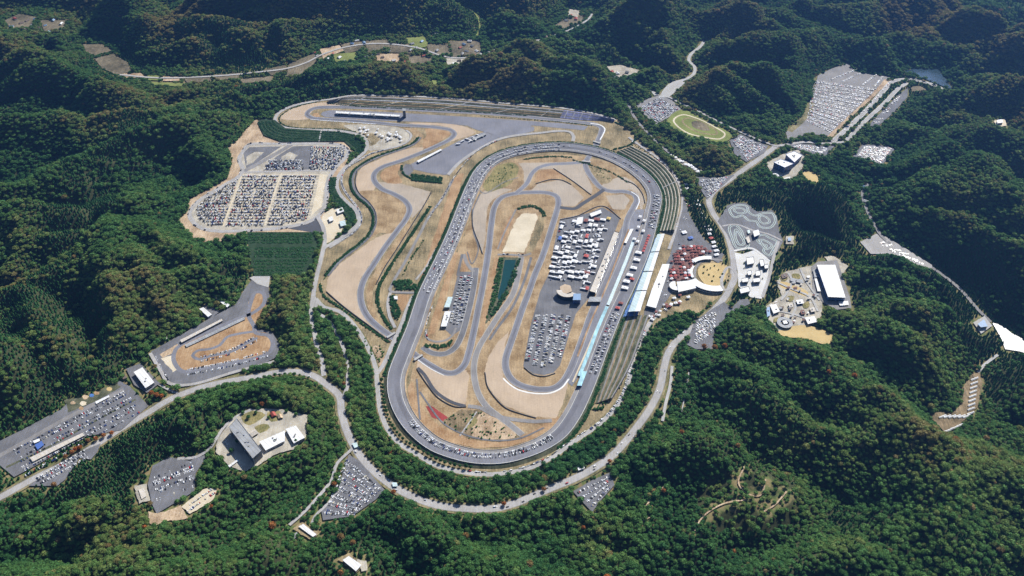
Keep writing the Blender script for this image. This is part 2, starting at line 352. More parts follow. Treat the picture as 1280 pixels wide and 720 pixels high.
sheet('bare_earth', [(600,517),(612,514),(640,534),(645,546),(615,549),(590,545)], 'dirt', smooth=True)
sheet('grass_patch', [(582,536),(590,515),(597,525),(592,533)], 'green_grass')
# infield car park, paddock, pits
sheet('paddock_ground', [(700,274),(738,266),(753,259),(775,273),(763,305),(750,340),(737,372),(720,392),(710,423),(700,457),(692,466),(680,469),(666,467),(654,458),(657,440),(663,408),(675,365),(688,338),(692,310)], 'asphalt_lot')
sheet('pit_asphalt', [(753,340),(768,303),(780,278),(796,262),(806,262),(800,292),(782,340),(760,395),(735,455),(715,483),(706,475),(722,440),(735,405)], 'asphalt_track')
sheet('inner_lot', [(573,340),(593,340),(592,365),(585,392),(577,412),(565,420),(556,412),(562,385)], 'asphalt_lot')
sheet('orange_strip', [(567,315),(574,316),(567,340),(557,372),(549,402),(543,417),(536,418),(538,405),(552,362)], 'orange_turf')
sheet('orange_strip', [(580,318),(587,314),(589,322),(584,340),(577,340)], 'orange_turf')
0 and sheet('asphalt_round', [(578,296),(588,292),(597,297),(598,308),(588,314),(577,310)], 'asphalt_lot', smooth=True)
sheet('sand_yard', [(645,275),(653,267),(670,267),(672,272),(663,297),(655,316),(628,315)], 'sand')
sheet('orange_bank', [(638,268),(644,273),(634,293),(627,313),(620,313),(630,283)], 'orange_turf')
sheet('olive_bank', [(674,270),(681,270),(679,290),(666,315),(657,318),(664,298)], 'olive_grass')
sheet('pond_bank', [(624,322),(650,322),(646,345),(634,370),(617,395),(605,407),(611,385),(620,350)], 'terrace_green')
sheet('pond', [(631,325),(645,325),(641,345),(633,360),(624,377),(622,372),(627,350)], 'water_green')
sheet('orange_strip', [(618,322),(624,322),(612,375),(604,420),(598,421),(607,370)], 'orange_turf')
# road course and its links
RC = [(740,390),(752,365),(767,332),(780,298),(784,275),(792,259),(796,250),(792,243),(780,239.5),(765,239.5),(753,236),(741,224),(733,211),(732,204),(740,190),(747,177),(751,167),(752,160),(745,156),(720,152.5),(690,149.5),(650,145.5),(600,141.5),(550,139),(500,136.5),(450,134.5),(415,134),(395,135),(386,139),(384,143.5),(390,147.5),(405,149),(437,151),(470,153.5),(500,156.5),(530,158),(550,160),(564,163),(568,168),(562,174.5),(545,183),(522,193),(500,201.5),(480,208),(470,214.5),(467,221),(469,228),(478,236.5),(493,243),(506,251),(512,261),(508,273),(497,288),(480,311),(467,331),(456,348),(451,363),(452,380),(459,395),(473,409),(490,421),(505,432),(523,447),(540,458),(556,466),(569,466),(580,457),(586,441),(591,420),(599,380),(606,343),(611,310),(614,282),(619,257),(628,246.5),(644,242),(665,240.5),(686,241.5),(696,246),(698,255),(695,267),(688,290),(679,318),(668,345),(660,368),(653,386),(645,410),(638,430),(632,450),(633,463),(640,475),(654,483),(675,487),(692,485.5),(703,478),(712,464),(720,445),(730,418)]
rc_o, RC_PATH = road('road_course_track', RC, 15, 'asphalt_track', closed=True)
_p = RC_PATH
for s_, w_ in ((7.2, 1.0), (-7.2, 1.0)):
    d_ = layer(); V_, F_ = strip_mesh(_p, (s_+w_/2, s_-w_/2), (d_, d_), True); mesh_obj('edge_line', V_, F_, 'concrete', rc_o)
d_ = layer(); V_, F_ = strip_mesh(_p, (2.2, -2.6), (d_, d_), True); mesh_obj('racing_line', V_, F_, 'asphalt_dark' if False else 'rubber_groove', rc_o)
road('link_track', [(645,242),(658,230),(665,217),(673,210),(686,206),(710,204.5),(732,203)], 12, 'asphalt_track', edge='concrete')
road('link_track', [(700,259.5),(718,261),(728,255),(747,243),(755,237)], 11, 'asphalt_dark')
def kerb(pts, w=3.2, m='paint_white'): road('white_kerb', pts, w, m, clear=None, flat=False)
kerb([(629,473),(636,480),(648,487.5),(668,492),(688,491.5),(702,485),(711,474)])
kerb([(738,154.5),(750,156.5),(756,161),(754,168),(750,175)])
kerb([(521,449),(538,461),(555,469.5)], 1.6)
kerb([(789,240),(797,245.5),(799,252),(795,262)], 2.2)
kerb([(388,149.5),(405,151),(437,153),(470,155.5)], 1.8)
# inner roads
INNER = [(652,321),(648,343),(641,368),(625,392),(609,417),(598,436),(593,453),(593,472),(598,492),(608,508),(624,521),(640,533),(653,544)]
road('infield_road', INNER, 12, 'road_grey', edge='concrete')
road('infield_road', [(664,322),(655,352),(640,385),(622,410),(612,425)], 6, 'asphalt_lot')
road('infield_road', [(622,318.5),(636,318.5),(655,319.5),(664,317)], 6, 'road_grey')
road('infield_road', [(645,262),(640,272),(631,290),(622,312)], 4, 'road_grey')
road('infield_road', [(528,434),(540,441.5),(556,442.5),(568,435.5),(576,422),(583,400),(592,360),(595,335)], 13, 'asphalt_lot', edge='concrete')
road('infield_road', [(533,412),(533,422),(542,427),(556,426),(566,419),(570,410)], 5, 'road_grey')
road('infield_road', [(592,340),(584,330),(580,318)], 8, 'road_grey')
road('infield_road', [(578,318),(574,335),(572,345)], 6, 'asphalt_lot')
road('infield_road', [(585,508),(600,510),(620,520),(665,527),(690,526)], 9, 'road_grey')
road('infield_road', [(522,460),(530,468),(545,490),(565,503),(582,508)], 7, 'asphalt_dark')
road('infield_path', [(521,474),(523,500),(525,525)], 3.5, 'asphalt_lot')
road('infield_path', [(596,515),(582,535),(575,545)], 3, 'road_pale')
road('infield_path', [(525,490),(535,505),(555,530),(585,545),(620,551),(650,548),(680,535)], 3.5, 'asphalt_lot')
road('infield_path', [(596,235),(606,242),(630,228),(648,222)], 3, 'road_grey')
road('infield_path', [(584,315),(590,330),(598,312),(592,290),(591,265),(600,243)], 3, 'asphalt_lot')
# perimeter and service roads
P_MAIN = [(-40,640),(0,622),(40,600),(90,575),(150,537),(187,515),(212,500),(250,485),(285,477),(320,471),(345,466),(370,465),(392,470),(407,480),(424,495),(427,515),(434,540),(447,565),(460,582),(480,600),(507,617),(545,631.5),(582,636),(620,635.5),(645,629),(667,620),(690,610),(715,600),(740,587),(765,570),(782,552),(797,533),(812,512),(825,485),(830,460),(836,440),(850,422),(870,407),(890,390),(905,373),(914,357),(917,333),(915,315),(910,297),(902,282),(891,266),(886,251),(894,238),(912,225),(930,212),(950,198),(970,183)]
road('road_verge', P_MAIN, 24, 'verge_green', clear=None)
_, PM = road('perimeter_road', P_MAIN, 14, 'road_pale', edge='road_grey', clear=7)
P_SERV = [(395,374),(405,384),(425,390),(445,410),(460,435),(469,458),(472,485),(476,515),(486,539),(500,555),(520,567.5),(540,579.5),(557,586),(582,591),(607,593.5),(640,590.5),(665,584),(690,572),(710,557.5),(728,545),(747,532),(765,515),(780,492),(787,470),(791,450),(796,436),(805,420),(812,404),(822,393)]
road('road_verge', P_SERV, 15, 'verge_green', clear=None)
_, PS = road('service_road', P_SERV, 8, 'road_pale', edge='concrete', clear=4)
road('west_road', [(405,308),(400,330),(395,350),(391,375),(389,395),(393,415),(397,435),(402,450),(405,470)], 10, 'road_pale', clear=2)
road('west_road', [(393,372),(398,390),(413,404),(424,422),(432,445),(435,470),(434,484),(429,498)], 8, 'road_pale', clear=1)
road('service_road', [(471,468),(480,455),(490,432),(500,410),(517,371),(524,366)], 9, 'road_pale')
road('service_road', [(523,366),(505,366),(488,364),(492,352),(505,330),(522,298),(537,270),(553,248),(566,225)], 7, 'road_grey')
road('service_road', [(488,366),(485,378),(487,395),(494,410)], 7, 'road_pale')
road('service_road', [(546,310),(532,335),(520,350)], 5, 'road_pale')
road('crossroad', [(397,271),(404,285),(406,300),(405,312)], 10, 'road_pale')
P_WEST1 = [(405,310),(418,303),(430,295),(440,288),(447,280),(448,271),(445,263),(438,256.5),(430,249.5),(424,242),(421,233),(422,224),(427,215),(438,204),(448,197),(456,190),(459,183),(458,177),(452,171),(440,166.5),(420,163.5),(380,162),(357,160),(348,156),(344,150),(348,142),(362,134),(378,129.5),(395,126.5)]
_, PW1 = road('service_road', P_WEST1, 9, 'road_pale', edge='concrete')
P_WEST2 = [(412,310),(430,299),(443,290),(451,279),(451,269),(446,259),(438,248.5),(431,239),(427,228),(429,216),(438,207),(450,200),(462,193),(480,187.5),(498,183),(510,177),(514,169),(508,163)]
_, PW2 = road('service_road', P_WEST2, 6, 'road_pale')
P_WEST3 = [(410,345),(425,327),(440,315),(455,303),(465,292),(470,277),(468,264),(460,254),(450,246),(443,236),(441,224),(445,214),(455,206),(475,196),(505,186),(520,179),(526,172)]
_, PW3 = road('service_track', P_WEST3, 6, 'asphalt_lot')
road('service_road', [(560,219),(574,204),(600,186),(625,174),(650,169),(675,166.5),(698,164),(712,165),(717,171),(716,177)], 8, 'road_pale', edge='concrete')
road('east_road', [(786,172),(800,182),(820,196),(836,210),(846,224),(852,240),(853,258),(846,285),(836,312)], 7, 'road_pale')
road('north_road', [(395,126.5),(412,124.5),(440,119.8),(480,119.8),(560,123),(640,130),(700,135),(742,142),(770,150)], 7, 'concrete')
road('north_road', [(785,130),(795,150),(815,172),(835,190),(850,202),(862,208)], 8, 'road_grey')
road('grandstand_road', [(806,420),(813,405),(820,395)], 6, 'road_pale')
# the oval: banked strip with skirts
OV = [(496,470),(508,437),(519,410),(533,368),(552,328),(568,293),(580,262),(591,235),(604,212),(620,199),(642,190.5),(682,184.5),(717,185),(755,193),(788,209),(810,228),(818,245),(815,266),(803,312),(784,357),(766,395),(748,440),(737,470),(728,492),(714,520),(698,541),(678,554.5),(655,564),(632,570),(611,571.5),(590,570),(567,564.5),(545,556),(527,543),(512,527),(502,510),(496,491)]
OPATH = spline(wp(OV, 2.5), True, 8); OPATH[:, 2] = 0
OW = 17.0
OIN, OOUT = 2.0, 4.6
def oval_z(o): return OIN+(OOUT-OIN)*(o+OW)/(2*OW)
V, F = strip_mesh(OPATH, (OW, -OW), (OOUT, OIN), True)
oval = structure(mesh_obj('oval_track', V, F, 'asphalt_oval'))
FLATS.append((OPATH, True, OW+6, 0)); CLEAR.append((OPATH, True, OW+4, 'line'))
def oval_line(name, off, w, m, dz=.05):
    V, F = strip_mesh(OPATH, (off+w/2, off-w/2), (oval_z(off+w/2)+dz, oval_z(off-w/2)+dz), True); mesh_obj(name, V, F, m, oval)
oval_line('racing_groove', -1.5, 9, 'rubber_groove', .05); oval_line('apron_line', -9.5, .9, 'concrete_white', .07); oval_line('apron', -13.4, 6.2, 'road_grey', .06)
V, F = strip_mesh(OPATH, (OW+9, OW+.9), (0.0, OOUT), True); mesh_obj('bank_outer', V, F, 'terrace_green', oval)
V, F = strip_mesh(OPATH, (-OW, -OW-3.5), (OIN, 0.0), True); mesh_obj('bank_inner', V, F, 'dry_grass', oval)
wall_strip('crash_wall', OPATH, OW+.45, .9, 1.3, 'concrete_white', True, oval, OOUT)
wall_strip('inner_barrier', OPATH, -OW-.3, .5, .9, 'steel', True, oval, OIN)
# pit side details on the ground
road('pit_lane', [(722,446),(738,404),(757,361),(772,322),(786,287)], 3.5, 'orange_turf', clear=None)
road('pit_wall_line', [(716,478),(733,440),(748,405),(764,371),(779,337),(792,300)], 3.4, 'sand', clear=None)
for i_, q_ in enumerate(([(724,470),(735,443),(748,408),(759,383)], [(760,381),(772,352),(784,322),(793,297)])):
    pth = spline(wp(q_, 3.2), False, 8); V, F = strip_mesh(pth, (3.6, -3.6), (0.15, 0.02)); structure(mesh_obj('painted_pit_apron', V, F, ['teal_paint', 'roof_teal'][i_]))
# lots east of the circuit
sheet('vendor_ground', [(854,245),(862,270),(880,300),(905,318),(898,330),(880,318),(866,330),(866,352),(845,350),(840,366),(822,392),(803,400),(806,388),(838,318),(853,262)], 'asphalt_lot')
sheet('maroon_paving', [(845,318),(860,308),(885,312),(876,322),(866,332),(862,350),(842,352),(836,352)], 'roof_maroon')
sheet('yellow_plaza', [(874,334),(882,330.5),(894,329),(908,332),(910,342),(903,354),(897,361),(884,358),(876,350),(872,342)], 'plaza_yellow', smooth=True)
road('plaza_ring', [(903,326),(889,324.5),(876,328),(869,337),(869,349),(877,358),(889,364)], 6, 'road_grey')
road('round_drop_off', [(911,334),(919,340),(920,349),(914,360),(906,363),(902,355),(904,343)], 7, 'road_pale', closed=True)
sheet('traffic_island', [(909,341),(914,343),(913,350),(909,356),(907,350)], 'olive_grass', smooth=True)
sheet('gateway_paving', [(918,316),(928,318),(943,313),(962,327),(959,353),(952,374),(938,372),(923,358),(922,340)], 'concrete_white')
sheet('kart_field', [(897,277),(909,257),(920,254),(932,254),(946,265),(965,263),(971,271),(974,291),(979,302),(966,326),(950,319),(943,313),(918,313),(909,293)], 'asphalt_lot')
for lp in ([(912,262),(922,257),(933,258),(936,266),(944,270),(954,267),(965,267),(969,276),(962,285),(950,284),(945,277),(936,276),(928,270),(918,272)],
           [(912,284),(919,282),(926,288),(930,298),(936,306),(931,311),(921,310),(915,298)],
           [(920,287),(925,294),(930,305),(925,307),(919,297)],
           [(946,296),(955,294),(962,298),(971,302),(966,313),(961,320),(954,314),(958,307),(950,305)],
           [(950,270),(958,272),(962,278),(954,280),(949,276)],
           [(950,300),(958,302),(965,308),(958,312)],
           [(917,262),(928,261),(932,266),(922,267)]):
    road('kart_track', lp, 6, 'kart_edge', closed=True)
    road('kart_track_surface', lp, 2.6, 'asphalt_lot', closed=True)
road('kart_field_road', [(903,283),(920,281),(940,288),(960,293),(977,301)], 5, 'road_pale')
road('entrance_road', [(917,314),(940,311),(951,318),(962,327)], 6, 'concrete_white')
road('entrance_road', [(973,302),(966,326),(961,348),(953,372)], 7, 'road_pale')
sheet('park_ground', [(957,384),(977,370),(970,352),(982,340),(1008,334),(1022,332),(1028,372),(1027,395),(1017,406),(1005,412),(978,418),(967,410),(957,395)], 'lot_gravel')
sheet('park_lawn', [(972,416),(1000,407),(1020,410),(1040,420),(1035,431),(1005,424),(980,421)], 'plaza_yellow', smooth=True)
sheet('park_lawn', [(976,352),(990,356),(1010,366),(1008,371),(990,365),(974,358)], 'plaza_yellow', smooth=True)
sheet('gravel_yard', [(1031,322),(1041,320),(1060,333),(1052,346),(1042,336)], 'lot_gravel')
sheet('lot_ground', [(868,402),(893,385),(905,378),(914,386),(925,375),(935,374),(938,380),(912,392),(900,405),(893,415),(890,437),(870,437),(858,431)], 'asphalt_lot')
# lots north east
sheet('lot_ground', [(795,132),(810,124),(825,119),(840,126),(851,137),(838,146),(820,156),(808,147)], 'road_grey')
sheet('meadow_ring', [(834,152),(850,138),(864,141),(880,150),(905,162),(915,170),(905,178),(884,176),(858,170)], 'field_green', smooth=True)
road('ring_path', [(842,151),(853,144),(870,148),(893,159),(906,168),(900,174),(880,172),(858,166)], 5, 'sand', closed=True)
road('ring_path', [(853,152),(860,148),(876,153),(893,162),(896,168),(884,168),(866,163)], 5, 'olive_grass', closed=True)
sheet('meadow_centre', [(864,153),(872,152),(884,158),(888,164),(876,163),(866,159)], 'field_brown', smooth=True)
sheet('lot_ground', [(912,176),(925,168),(960,183),(955,192),(933,203),(918,193)], 'asphalt_lot')
sheet('lot_ground', [(870,222),(900,222),(918,219),(903,233),(892,240),(884,250),(876,238)], 'asphalt_lot')
sheet('lot_ground', [(845,196),(858,203),(880,215),(872,217),(858,209),(840,200)], 'lot_gravel')
sheet('lot_ground', [(1005,152),(1017,120),(1022,95),(1040,86),(1060,80),(1068,90),(1100,95),(1112,97),(1080,127),(1035,170),(1010,168),(985,176),(982,166)], 'road_grey')
sheet('bare_earth', [(1003,146),(1012,128),(1018,128),(1016,140),(1003,155),(990,166),(984,164)], 'verge_green')
sheet('dirt_strip', [(1106,99),(1112,102),(1085,128),(1058,152),(1040,172),(1034,171),(1060,146),(1090,118)], 'dirt')
sheet('lot_ground', [(1135,110),(1134,122),(1118,140),(1098,158),(1085,158),(1100,142),(1122,120)], 'asphalt_lot')
sheet('bare_earth', [(1138,109),(1150,108),(1158,113),(1140,115)], 'field_brown')
_, STRIP = road('test_strip', [(1040,178),(1060,160),(1085,136),(1105,113),(1117,102),(1135,99.5),(1155,103),(1172,109),(1188,119)], 13, 'road_pale', edge='concrete_white')
road('test_strip', [(1058,176),(1080,153),(1105,130),(1122,112),(1134,104)], 11, 'road_pale', edge='concrete_white')
road('east_link_road', [(970,183),(985,181),(1005,178),(1030,180),(1055,178)], 9, 'road_pale')
road('east_link_road', [(970,183),(950,176),(925,165),(895,151),(868,137),(848,128),(836,122),(827,121)], 7, 'road_pale')
road('valley_road', [(827,122),(832,112),(842,104),(858,99),(867,93),(868,84),(861,76),(864,68),(875,59),(880,52)], 10, 'concrete', clear=6)
sheet('valley_lot', [(823,122),(835,106),(850,100),(856,104),(846,114),(836,122)], 'concrete')
sheet('valley_lot', [(812,113),(820,116),(824,119),(818,120)], 'concrete')
sheet('lot_ground', [(1066,196),(1078,181),(1110,183),(1118,187),(1102,208),(1085,200)], 'asphalt_lot')
sheet('lot_ground', [(1029,183),(1043,183),(1032,196),(1010,192),(985,182),(1000,180)], 'asphalt_lot')
sheet('museum_ground', [(957,205),(973,196),(985,190),(998,188),(1006,196),(1003,210),(993,222),(984,226),(967,219)], 'lot_gravel')
sheet('bare_earth', [(1003,217),(1013,214),(1023,224),(1020,230),(1010,226)], 'plaza_yellow', smooth=True)
# valley on the east side, lower than the circuit
ZV = -25
road('east_valley_road', [(1085,230,-10),(1078,241,-14),(1083,262,-18),(1092,280,-20),(1104,298,-22),(1125,313,-24),(1150,326,-25),(1175,342,-27),(1200,362,-29),(1220,385,-31),(1238,403,-33)], 8, 'road_grey', z=ZV)
sheet('lot_ground', [(1075,303),(1095,293),(1106,296),(1130,310),(1165,332),(1163,340),(1130,325),(1105,318),(1088,318)], 'road_pale', z=-23)
sheet('reservoir', [(1240,404),(1252,407),(1264,417),(1290,430),(1300,448),(1275,440),(1256,437),(1252,425)], 'water_reservoir', z=-36)
sheet('lake', [(1130,89),(1145,86),(1172,87),(1181,98),(1190,112),(1178,108),(1150,97)], 'water_lake', z=0)
sheet('terraced_valley', [(1215,469),(1224,466),(1228,480),(1221,510),(1208,523),(1196,535),(1180,540),(1160,520),(1172,516),(1190,517),(1202,505),(1205,482)], 'terrace_brown', z=-34)
road('valley_track', [(1222,466,-34),(1232,455,-35),(1247,444,-36)], 6, 'concrete', z=-34)
# kart course on the west side
sheet('kart_course_ground', [(189,440),(225,420),(260,400),(295,381),(306,362),(318,346),(338,345),(336,360),(337,372),(330,385),(324,400),(320,412),(340,415),(350,432),(346,447),(330,455),(295,467),(225,485),(212,481),(200,460)], 'asphalt_lot')
sheet('kart_course_turf', [(215,446),(226,432),(255,420),(290,405),(308,396),(312,375),(320,365),(331,368),(331,385),(322,405),(320,414),(336,418),(343,430),(338,442),(318,448),(270,458),(232,466),(220,460)], 'orange_turf', smooth=True)
sheet('sand_run_off', [(201,449),(216,444),(222,462),(217,466)], 'sand')
sheet('dirt_patch', [(199,444),(222,431),(226,436),(205,448)], 'dirt')
KART = [(217,447),(220,457),(229,465),(250,462),(285,455),(320,447),(338,440),(342,428),(335,419),(318,416),(298,418),(284,423),(274,432),(262,437),(247,439),(241,445),(250,450),(264,447),(290,440),(308,430),(322,424)]
road('kart_course_track', [(217,447),(220,457),(229,465),(250,462),(285,455),(320,448),(337,441),(341,428),(335,420),(320,417),(318,409),(311,395),(314,378),(320,366),(329,367),(330,380),(316,392),(300,398),(270,411),(238,426),(222,435)], 9, 'asphalt_track', closed=True)
road('kart_course_track', [(318,415),(298,418),(284,422),(275,432),(262,437),(247,439),(241,445),(250,450),(262,446),(290,440),(308,430),(322,423)], 7, 'asphalt_track')
road('kart_course_road', [(188,442),(200,462),(213,480),(240,481),(295,465),(345,452)], 7, 'road_pale')
sheet('kart_yard', [(247,392),(258,380),(275,390),(262,400)], 'asphalt_lot')
road('kart_course_road', [(178,462),(195,478),(212,488),(222,492)], 5, 'road_pale')
# lots in the south west
sheet('lot_ground', [(-40,585),(0,552),(30,537),(77,512),(90,499),(115,498),(150,477),(163,484),(186,508),(152,538),(105,547),(50,580),(18,597),(0,582),(-30,610)], 'asphalt_lot')
road('lot_lane', [(-5,573),(40,548),(90,520),(155,488)], 10, 'road_grey', clear=None)
road('lot_lane', [(8,585),(60,560),(110,532),(170,500)], 5, 'terrace_green', clear=None)
sheet('lot_building_ground', [(38,577),(104,545),(106,548),(42,581)], 'concrete')
sheet('playground', [(80,500),(105,498),(145,479),(152,484),(125,500),(95,513),(86,516)], 'terrace_green')
for c_ in ((92,504,3,'dirt'),(104,505,4,'sand'),(107,497,4,'dirt'),(121,492,3.4,'orange_turf'),(137,487,3.6,'plaza_yellow'),(102,511,3,'orange_turf'),(115,495,3,'seat_blue')):
    sheet('play_surface', [(c_[0]+c_[2]*math.cos(t), c_[1]+c_[2]*.7*math.sin(t)) for t in np.linspace(0, 6.28, 13)[:-1]], c_[3])
sheet('lot_ground', [(36,608),(62,590),(100,566),(126,555),(122,566),(114,575),(100,573),(82,600),(72,608)], 'asphalt_lot')
ZH = 14
sheet('hotel_lot_ground', [(185,606),(191,583),(212,572),(238,577),(252,566),(258,572),(245,592),(243,615),(196,643),(190,630)], 'asphalt_lot', z=ZH)
sheet('gravel_lot', [(227,634),(254,612),(272,611),(266,627),(238,643)], 'sand', z=ZH)
sheet('bare_earth', [(186,640),(197,643),(226,633),(236,648),(222,651),(208,652),(195,658),(187,655)], 'dirt', z=ZH)
sheet('hotel_grounds', [(272,550),(290,525),(315,512),(350,512),(385,520),(382,547),(368,562),(345,568),(322,583),(306,590),(285,582),(270,565)], 'lot_gravel', z=ZH+6)
for g_ in ([(302,520),(318,514),(332,520),(318,530),(308,532)], [(334,516),(350,515),(352,524),(340,528)], [(318,535),(330,530),(338,535),(326,542)]):
    sheet('garden_bed', g_, 'green_grass', z=ZH+6, smooth=True)
road('hotel_drive', [(222,574,ZH),(245,572,ZH),(262,562,ZH+3),(270,550,ZH+6),(280,535,ZH+6),(295,522,ZH+6),(315,512,ZH+6)], 6, 'road_pale', z=ZH)
sheet('lot_ground', [(436,569),(447,575),(481,613),(470,625),(440,646),(404,651),(402,640),(422,615)], 'asphalt_lot')
road('wood_road', [(440,562),(421,581),(415,600),(395,625,2),(380,641,3),(362,657,4)], 6, 'road_pale')
road('wood_road', [(424,612),(410,630),(394,646),(390,655)], 5, 'road_pale')
sheet('lot_ground', [(716,615),(740,601),(763,591),(768,607),(752,625),(740,641)], 'asphalt_lot', z=-3)
road('wood_road', [(840,458),(838,480),(832,505),(828,527)], 6, 'concrete', clear=3)
road('wood_road', [(861,466),(857,490),(852,515)], 2.5, 'road_pale', clear=2)
for q_ in ([(808,633,-6),(815,622,-6),(830,609,-5)], [(930,584,6),(923,605,4),(935,618,3),(950,620,3),(957,600,5)], [(868,664,-4),(880,645,-3),(905,630,0),(935,625,2)], [(955,640,2),(968,632,3),(983,615,5)], [(803,652,-8),(812,647,-8)]):
    road('dirt_track', q_, 2.8, 'dirt', z=q_[0][2], clear=2)
0 and sheet('hillside_clearing', [(870,655),(885,640),(905,640),(900,650),(880,662)], 'green_grass', z=-2, smooth=True, clear=0)
0 and sheet('hillside_clearing', [(960,592),(978,588),(985,602),(972,614),(958,612)], 'green_grass', z=5, smooth=True, clear=0)
# terraced planting south of the west car park
sheet('terrace_path', [(309,306),(395,305),(395,308),(309,309)], 'olive_grass', clear=0)
sheet('small_lot', [(312,348),(320,345),(338,346),(336,360),(322,356)], 'concrete')
# far valleys with fields and roads
for q_, m_ in (([(104,56),(128,56),(140,64),(120,70),(108,66)], 'field_brown'), ([(118,74),(142,68),(158,78),(166,90),(146,94),(128,86)], 'field_brown'), ([(150,93),(176,92),(182,98),(158,98)], 'dirt'), ([(184,95),(200,95),(198,101),(186,101)], 'field_green'), ([(204,96),(226,97),(224,102),(204,102)], 'dirt'),
               ([(230,98),(262,95),(264,102),(234,104)], 'field_brown'), ([(268,94),(300,92),(298,99),(270,101)], 'field_brown'), ([(330,88),(356,82),(362,86),(340,95)], 'field_brown'), ([(362,80),(392,68),(400,74),(376,94),(358,96)], 'field_brown'),
               ([(400,62),(424,57),(430,64),(404,74)], 'dirt'), ([(426,56),(452,52),(456,62),(432,68)], 'field_brown'), ([(456,52),(484,50),(488,60),(460,66)], 'field_brown'), ([(488,56),(512,56),(514,68),(488,66)], 'field_brown'),
               ([(508,48),(530,46),(536,58),(514,64)], 'field_green'), ([(534,56),(560,56),(562,68),(536,70)], 'field_brown'), ([(562,52),(600,52),(602,68),(566,72)], 'field_brown'), ([(6,26),(24,18),(46,22),(40,34),(14,36)], 'field_brown'), ([(416,68),(446,66),(444,76),(420,78)], 'field_green'), ([(470,68),(500,68),(500,78),(472,78)], 'dirt'), ([(510,70),(540,72),(538,80),(512,80)], 'field_brown'), ([(556,74),(586,72),(586,80),(560,82)], 'lot_gravel'), ([(190,103),(230,105),(228,109),(192,107)], 'field_green'), ([(300,100),(340,96),(340,102),(304,105)], 'field_brown'), ([(50,26),(84,26),(82,36),(56,40)], 'field_brown'),
               ([(692,33),(706,25),(730,20),(726,28),(706,36)], 'field_brown'), ([(712,12),(724,14),(722,22),(710,20)], 'lot_gravel'), ([(860,20),(890,14),(888,22),(868,24)], 'field_green'), ([(540,100),(546,100),(548,110),(543,110)], 'field_green'),
               ([(758,84),(775,82),(798,88),(796,93),(775,98),(765,92)], 'lot_gravel'), ([(930,16),(960,14),(958,20),(932,22)], 'field_brown'), ([(1020,14),(1060,12),(1058,20),(1024,22)], 'field_brown')):
    sheet('valley_field', q_, m_, z=-5, clear=3)
road('far_valley_road', [(150,94,-4),(200,98,-4),(280,95,-4),(320,91,-4),(360,86,-4),(385,78,-4),(400,70,-4),(430,60,-4),(470,55,-4),(520,60,-4),(560,72,-4),(590,72,-4),(640,56,-4),(665,53,-4),(690,46,-4),(712,38,-4),(735,25,-4),(740,18,-4)], 7, 'concrete', z=-4)
road('far_valley_road', [(655,55,-4),(675,50,-4),(660,62,-4)], 5, 'road_pale', z=-4)
road('far_ridge_road', [(708,84,0),(722,75,0),(740,70,0)], 5, 'road_grey')
road('far_valley_road', [(560,5,-4),(590,14,-4),(600,32,-4),(596,45,-4)], 6, 'field_green', z=-4)
road('far_valley_road', [(1030,20,0),(1060,12,0),(1100,8,0),(1140,4,0)], 9, 'concrete', z=0)
# yards and planted banks that stay free of woodland
sheet('hall_yard', [(1014,334),(1022,328),(1046,326),(1062,372),(1064,386),(1046,388),(1030,380),(1016,366)], 'road_grey', clear=6)
for q_, z_, m_ in (([(422,700),(437,692),(456,706),(446,717)], 2, 'olive_grass'), ([(366,662),(378,653),(399,668),(390,676)], 2, 'olive_grass'), ([(446,700),(458,702),(460,714),(452,716)], 2, 'lot_gravel'), ([(982,296),(992,296),(992,306),(982,306)], 6, 'lot_gravel'),
                   ([(1216,404),(1230,396),(1240,408),(1226,418)], -22, 'concrete'), ([(1242,152),(1256,150),(1258,158),(1246,160)], 58, 'sand'), ([(158,462),(176,455),(200,480),(184,492),(168,482)], 0, 'asphalt_lot'), ([(168,608),(184,606),(188,626),(174,630)], ZH-2, 'lot_gravel')):
    sheet('yard', q_, m_, z=z_, clear=5)
sheet('planted_bank', [(344,151),(357,161),(400,164),(438,168),(456,181),(450,194),(440,186),(430,177),(352,178),(330,170),(322,154),(330,148)], 'hedge_floor', clear=1)
sheet('planted_bank', [(309,291),(393,291),(398,310),(385,345),(338,346),(318,346),(312,320)], 'hedge_floor', clear=0)
sheet('planted_bank', [(421,222),(419,235),(424,246),(433,255),(441,263),(445,272),(440,283),(430,286),(436,276),(428,264),(416,250),(412,236),(416,222)], 'hedge_floor', clear=1)
road('stair_path', [(402,163.5),(399,177.5)], 4, 'concrete', clear=None)
WOODS = [[(838,394),(862,390),(870,402),(846,420),(832,432),(812,456),(806,485),(790,512),(756,540),(748,540),(770,516),(788,482),(794,455),(812,418)], [(862,228),(872,250),(884,270),(896,296),(908,316),(900,318),(885,296),(874,270),(862,245)], [(815,168),(840,190),(868,208),(888,216),(905,214),(915,205),(905,196),(884,184),(850,172),(828,160)]]

# amusement park paths and beds
for q_ in ([(962,388),(985,392),(1005,398),(1016,404)], [(972,354),(990,362),(1012,372),(1022,390)], [(985,342),(990,352),(984,366),(976,376)], [(1000,336),(1006,350),(1014,362),(1024,376)], [(990,372),(994,385),(990,396)]): road('park_path', q_, 5, 'concrete', clear=None)
for q_ in ([(975,345),(981,343),(984,350),(977,352)], [(990,344),(998,343),(1000,349),(992,350)], [(985,371),(992,371),(990,378),(984,377)], [(1004,380),(1010,378),(1012,384),(1005,386)], [(968,398),(973,398),(972,404),(967,403)]): sheet('park_bed', q_, 'green_grass', smooth=True)

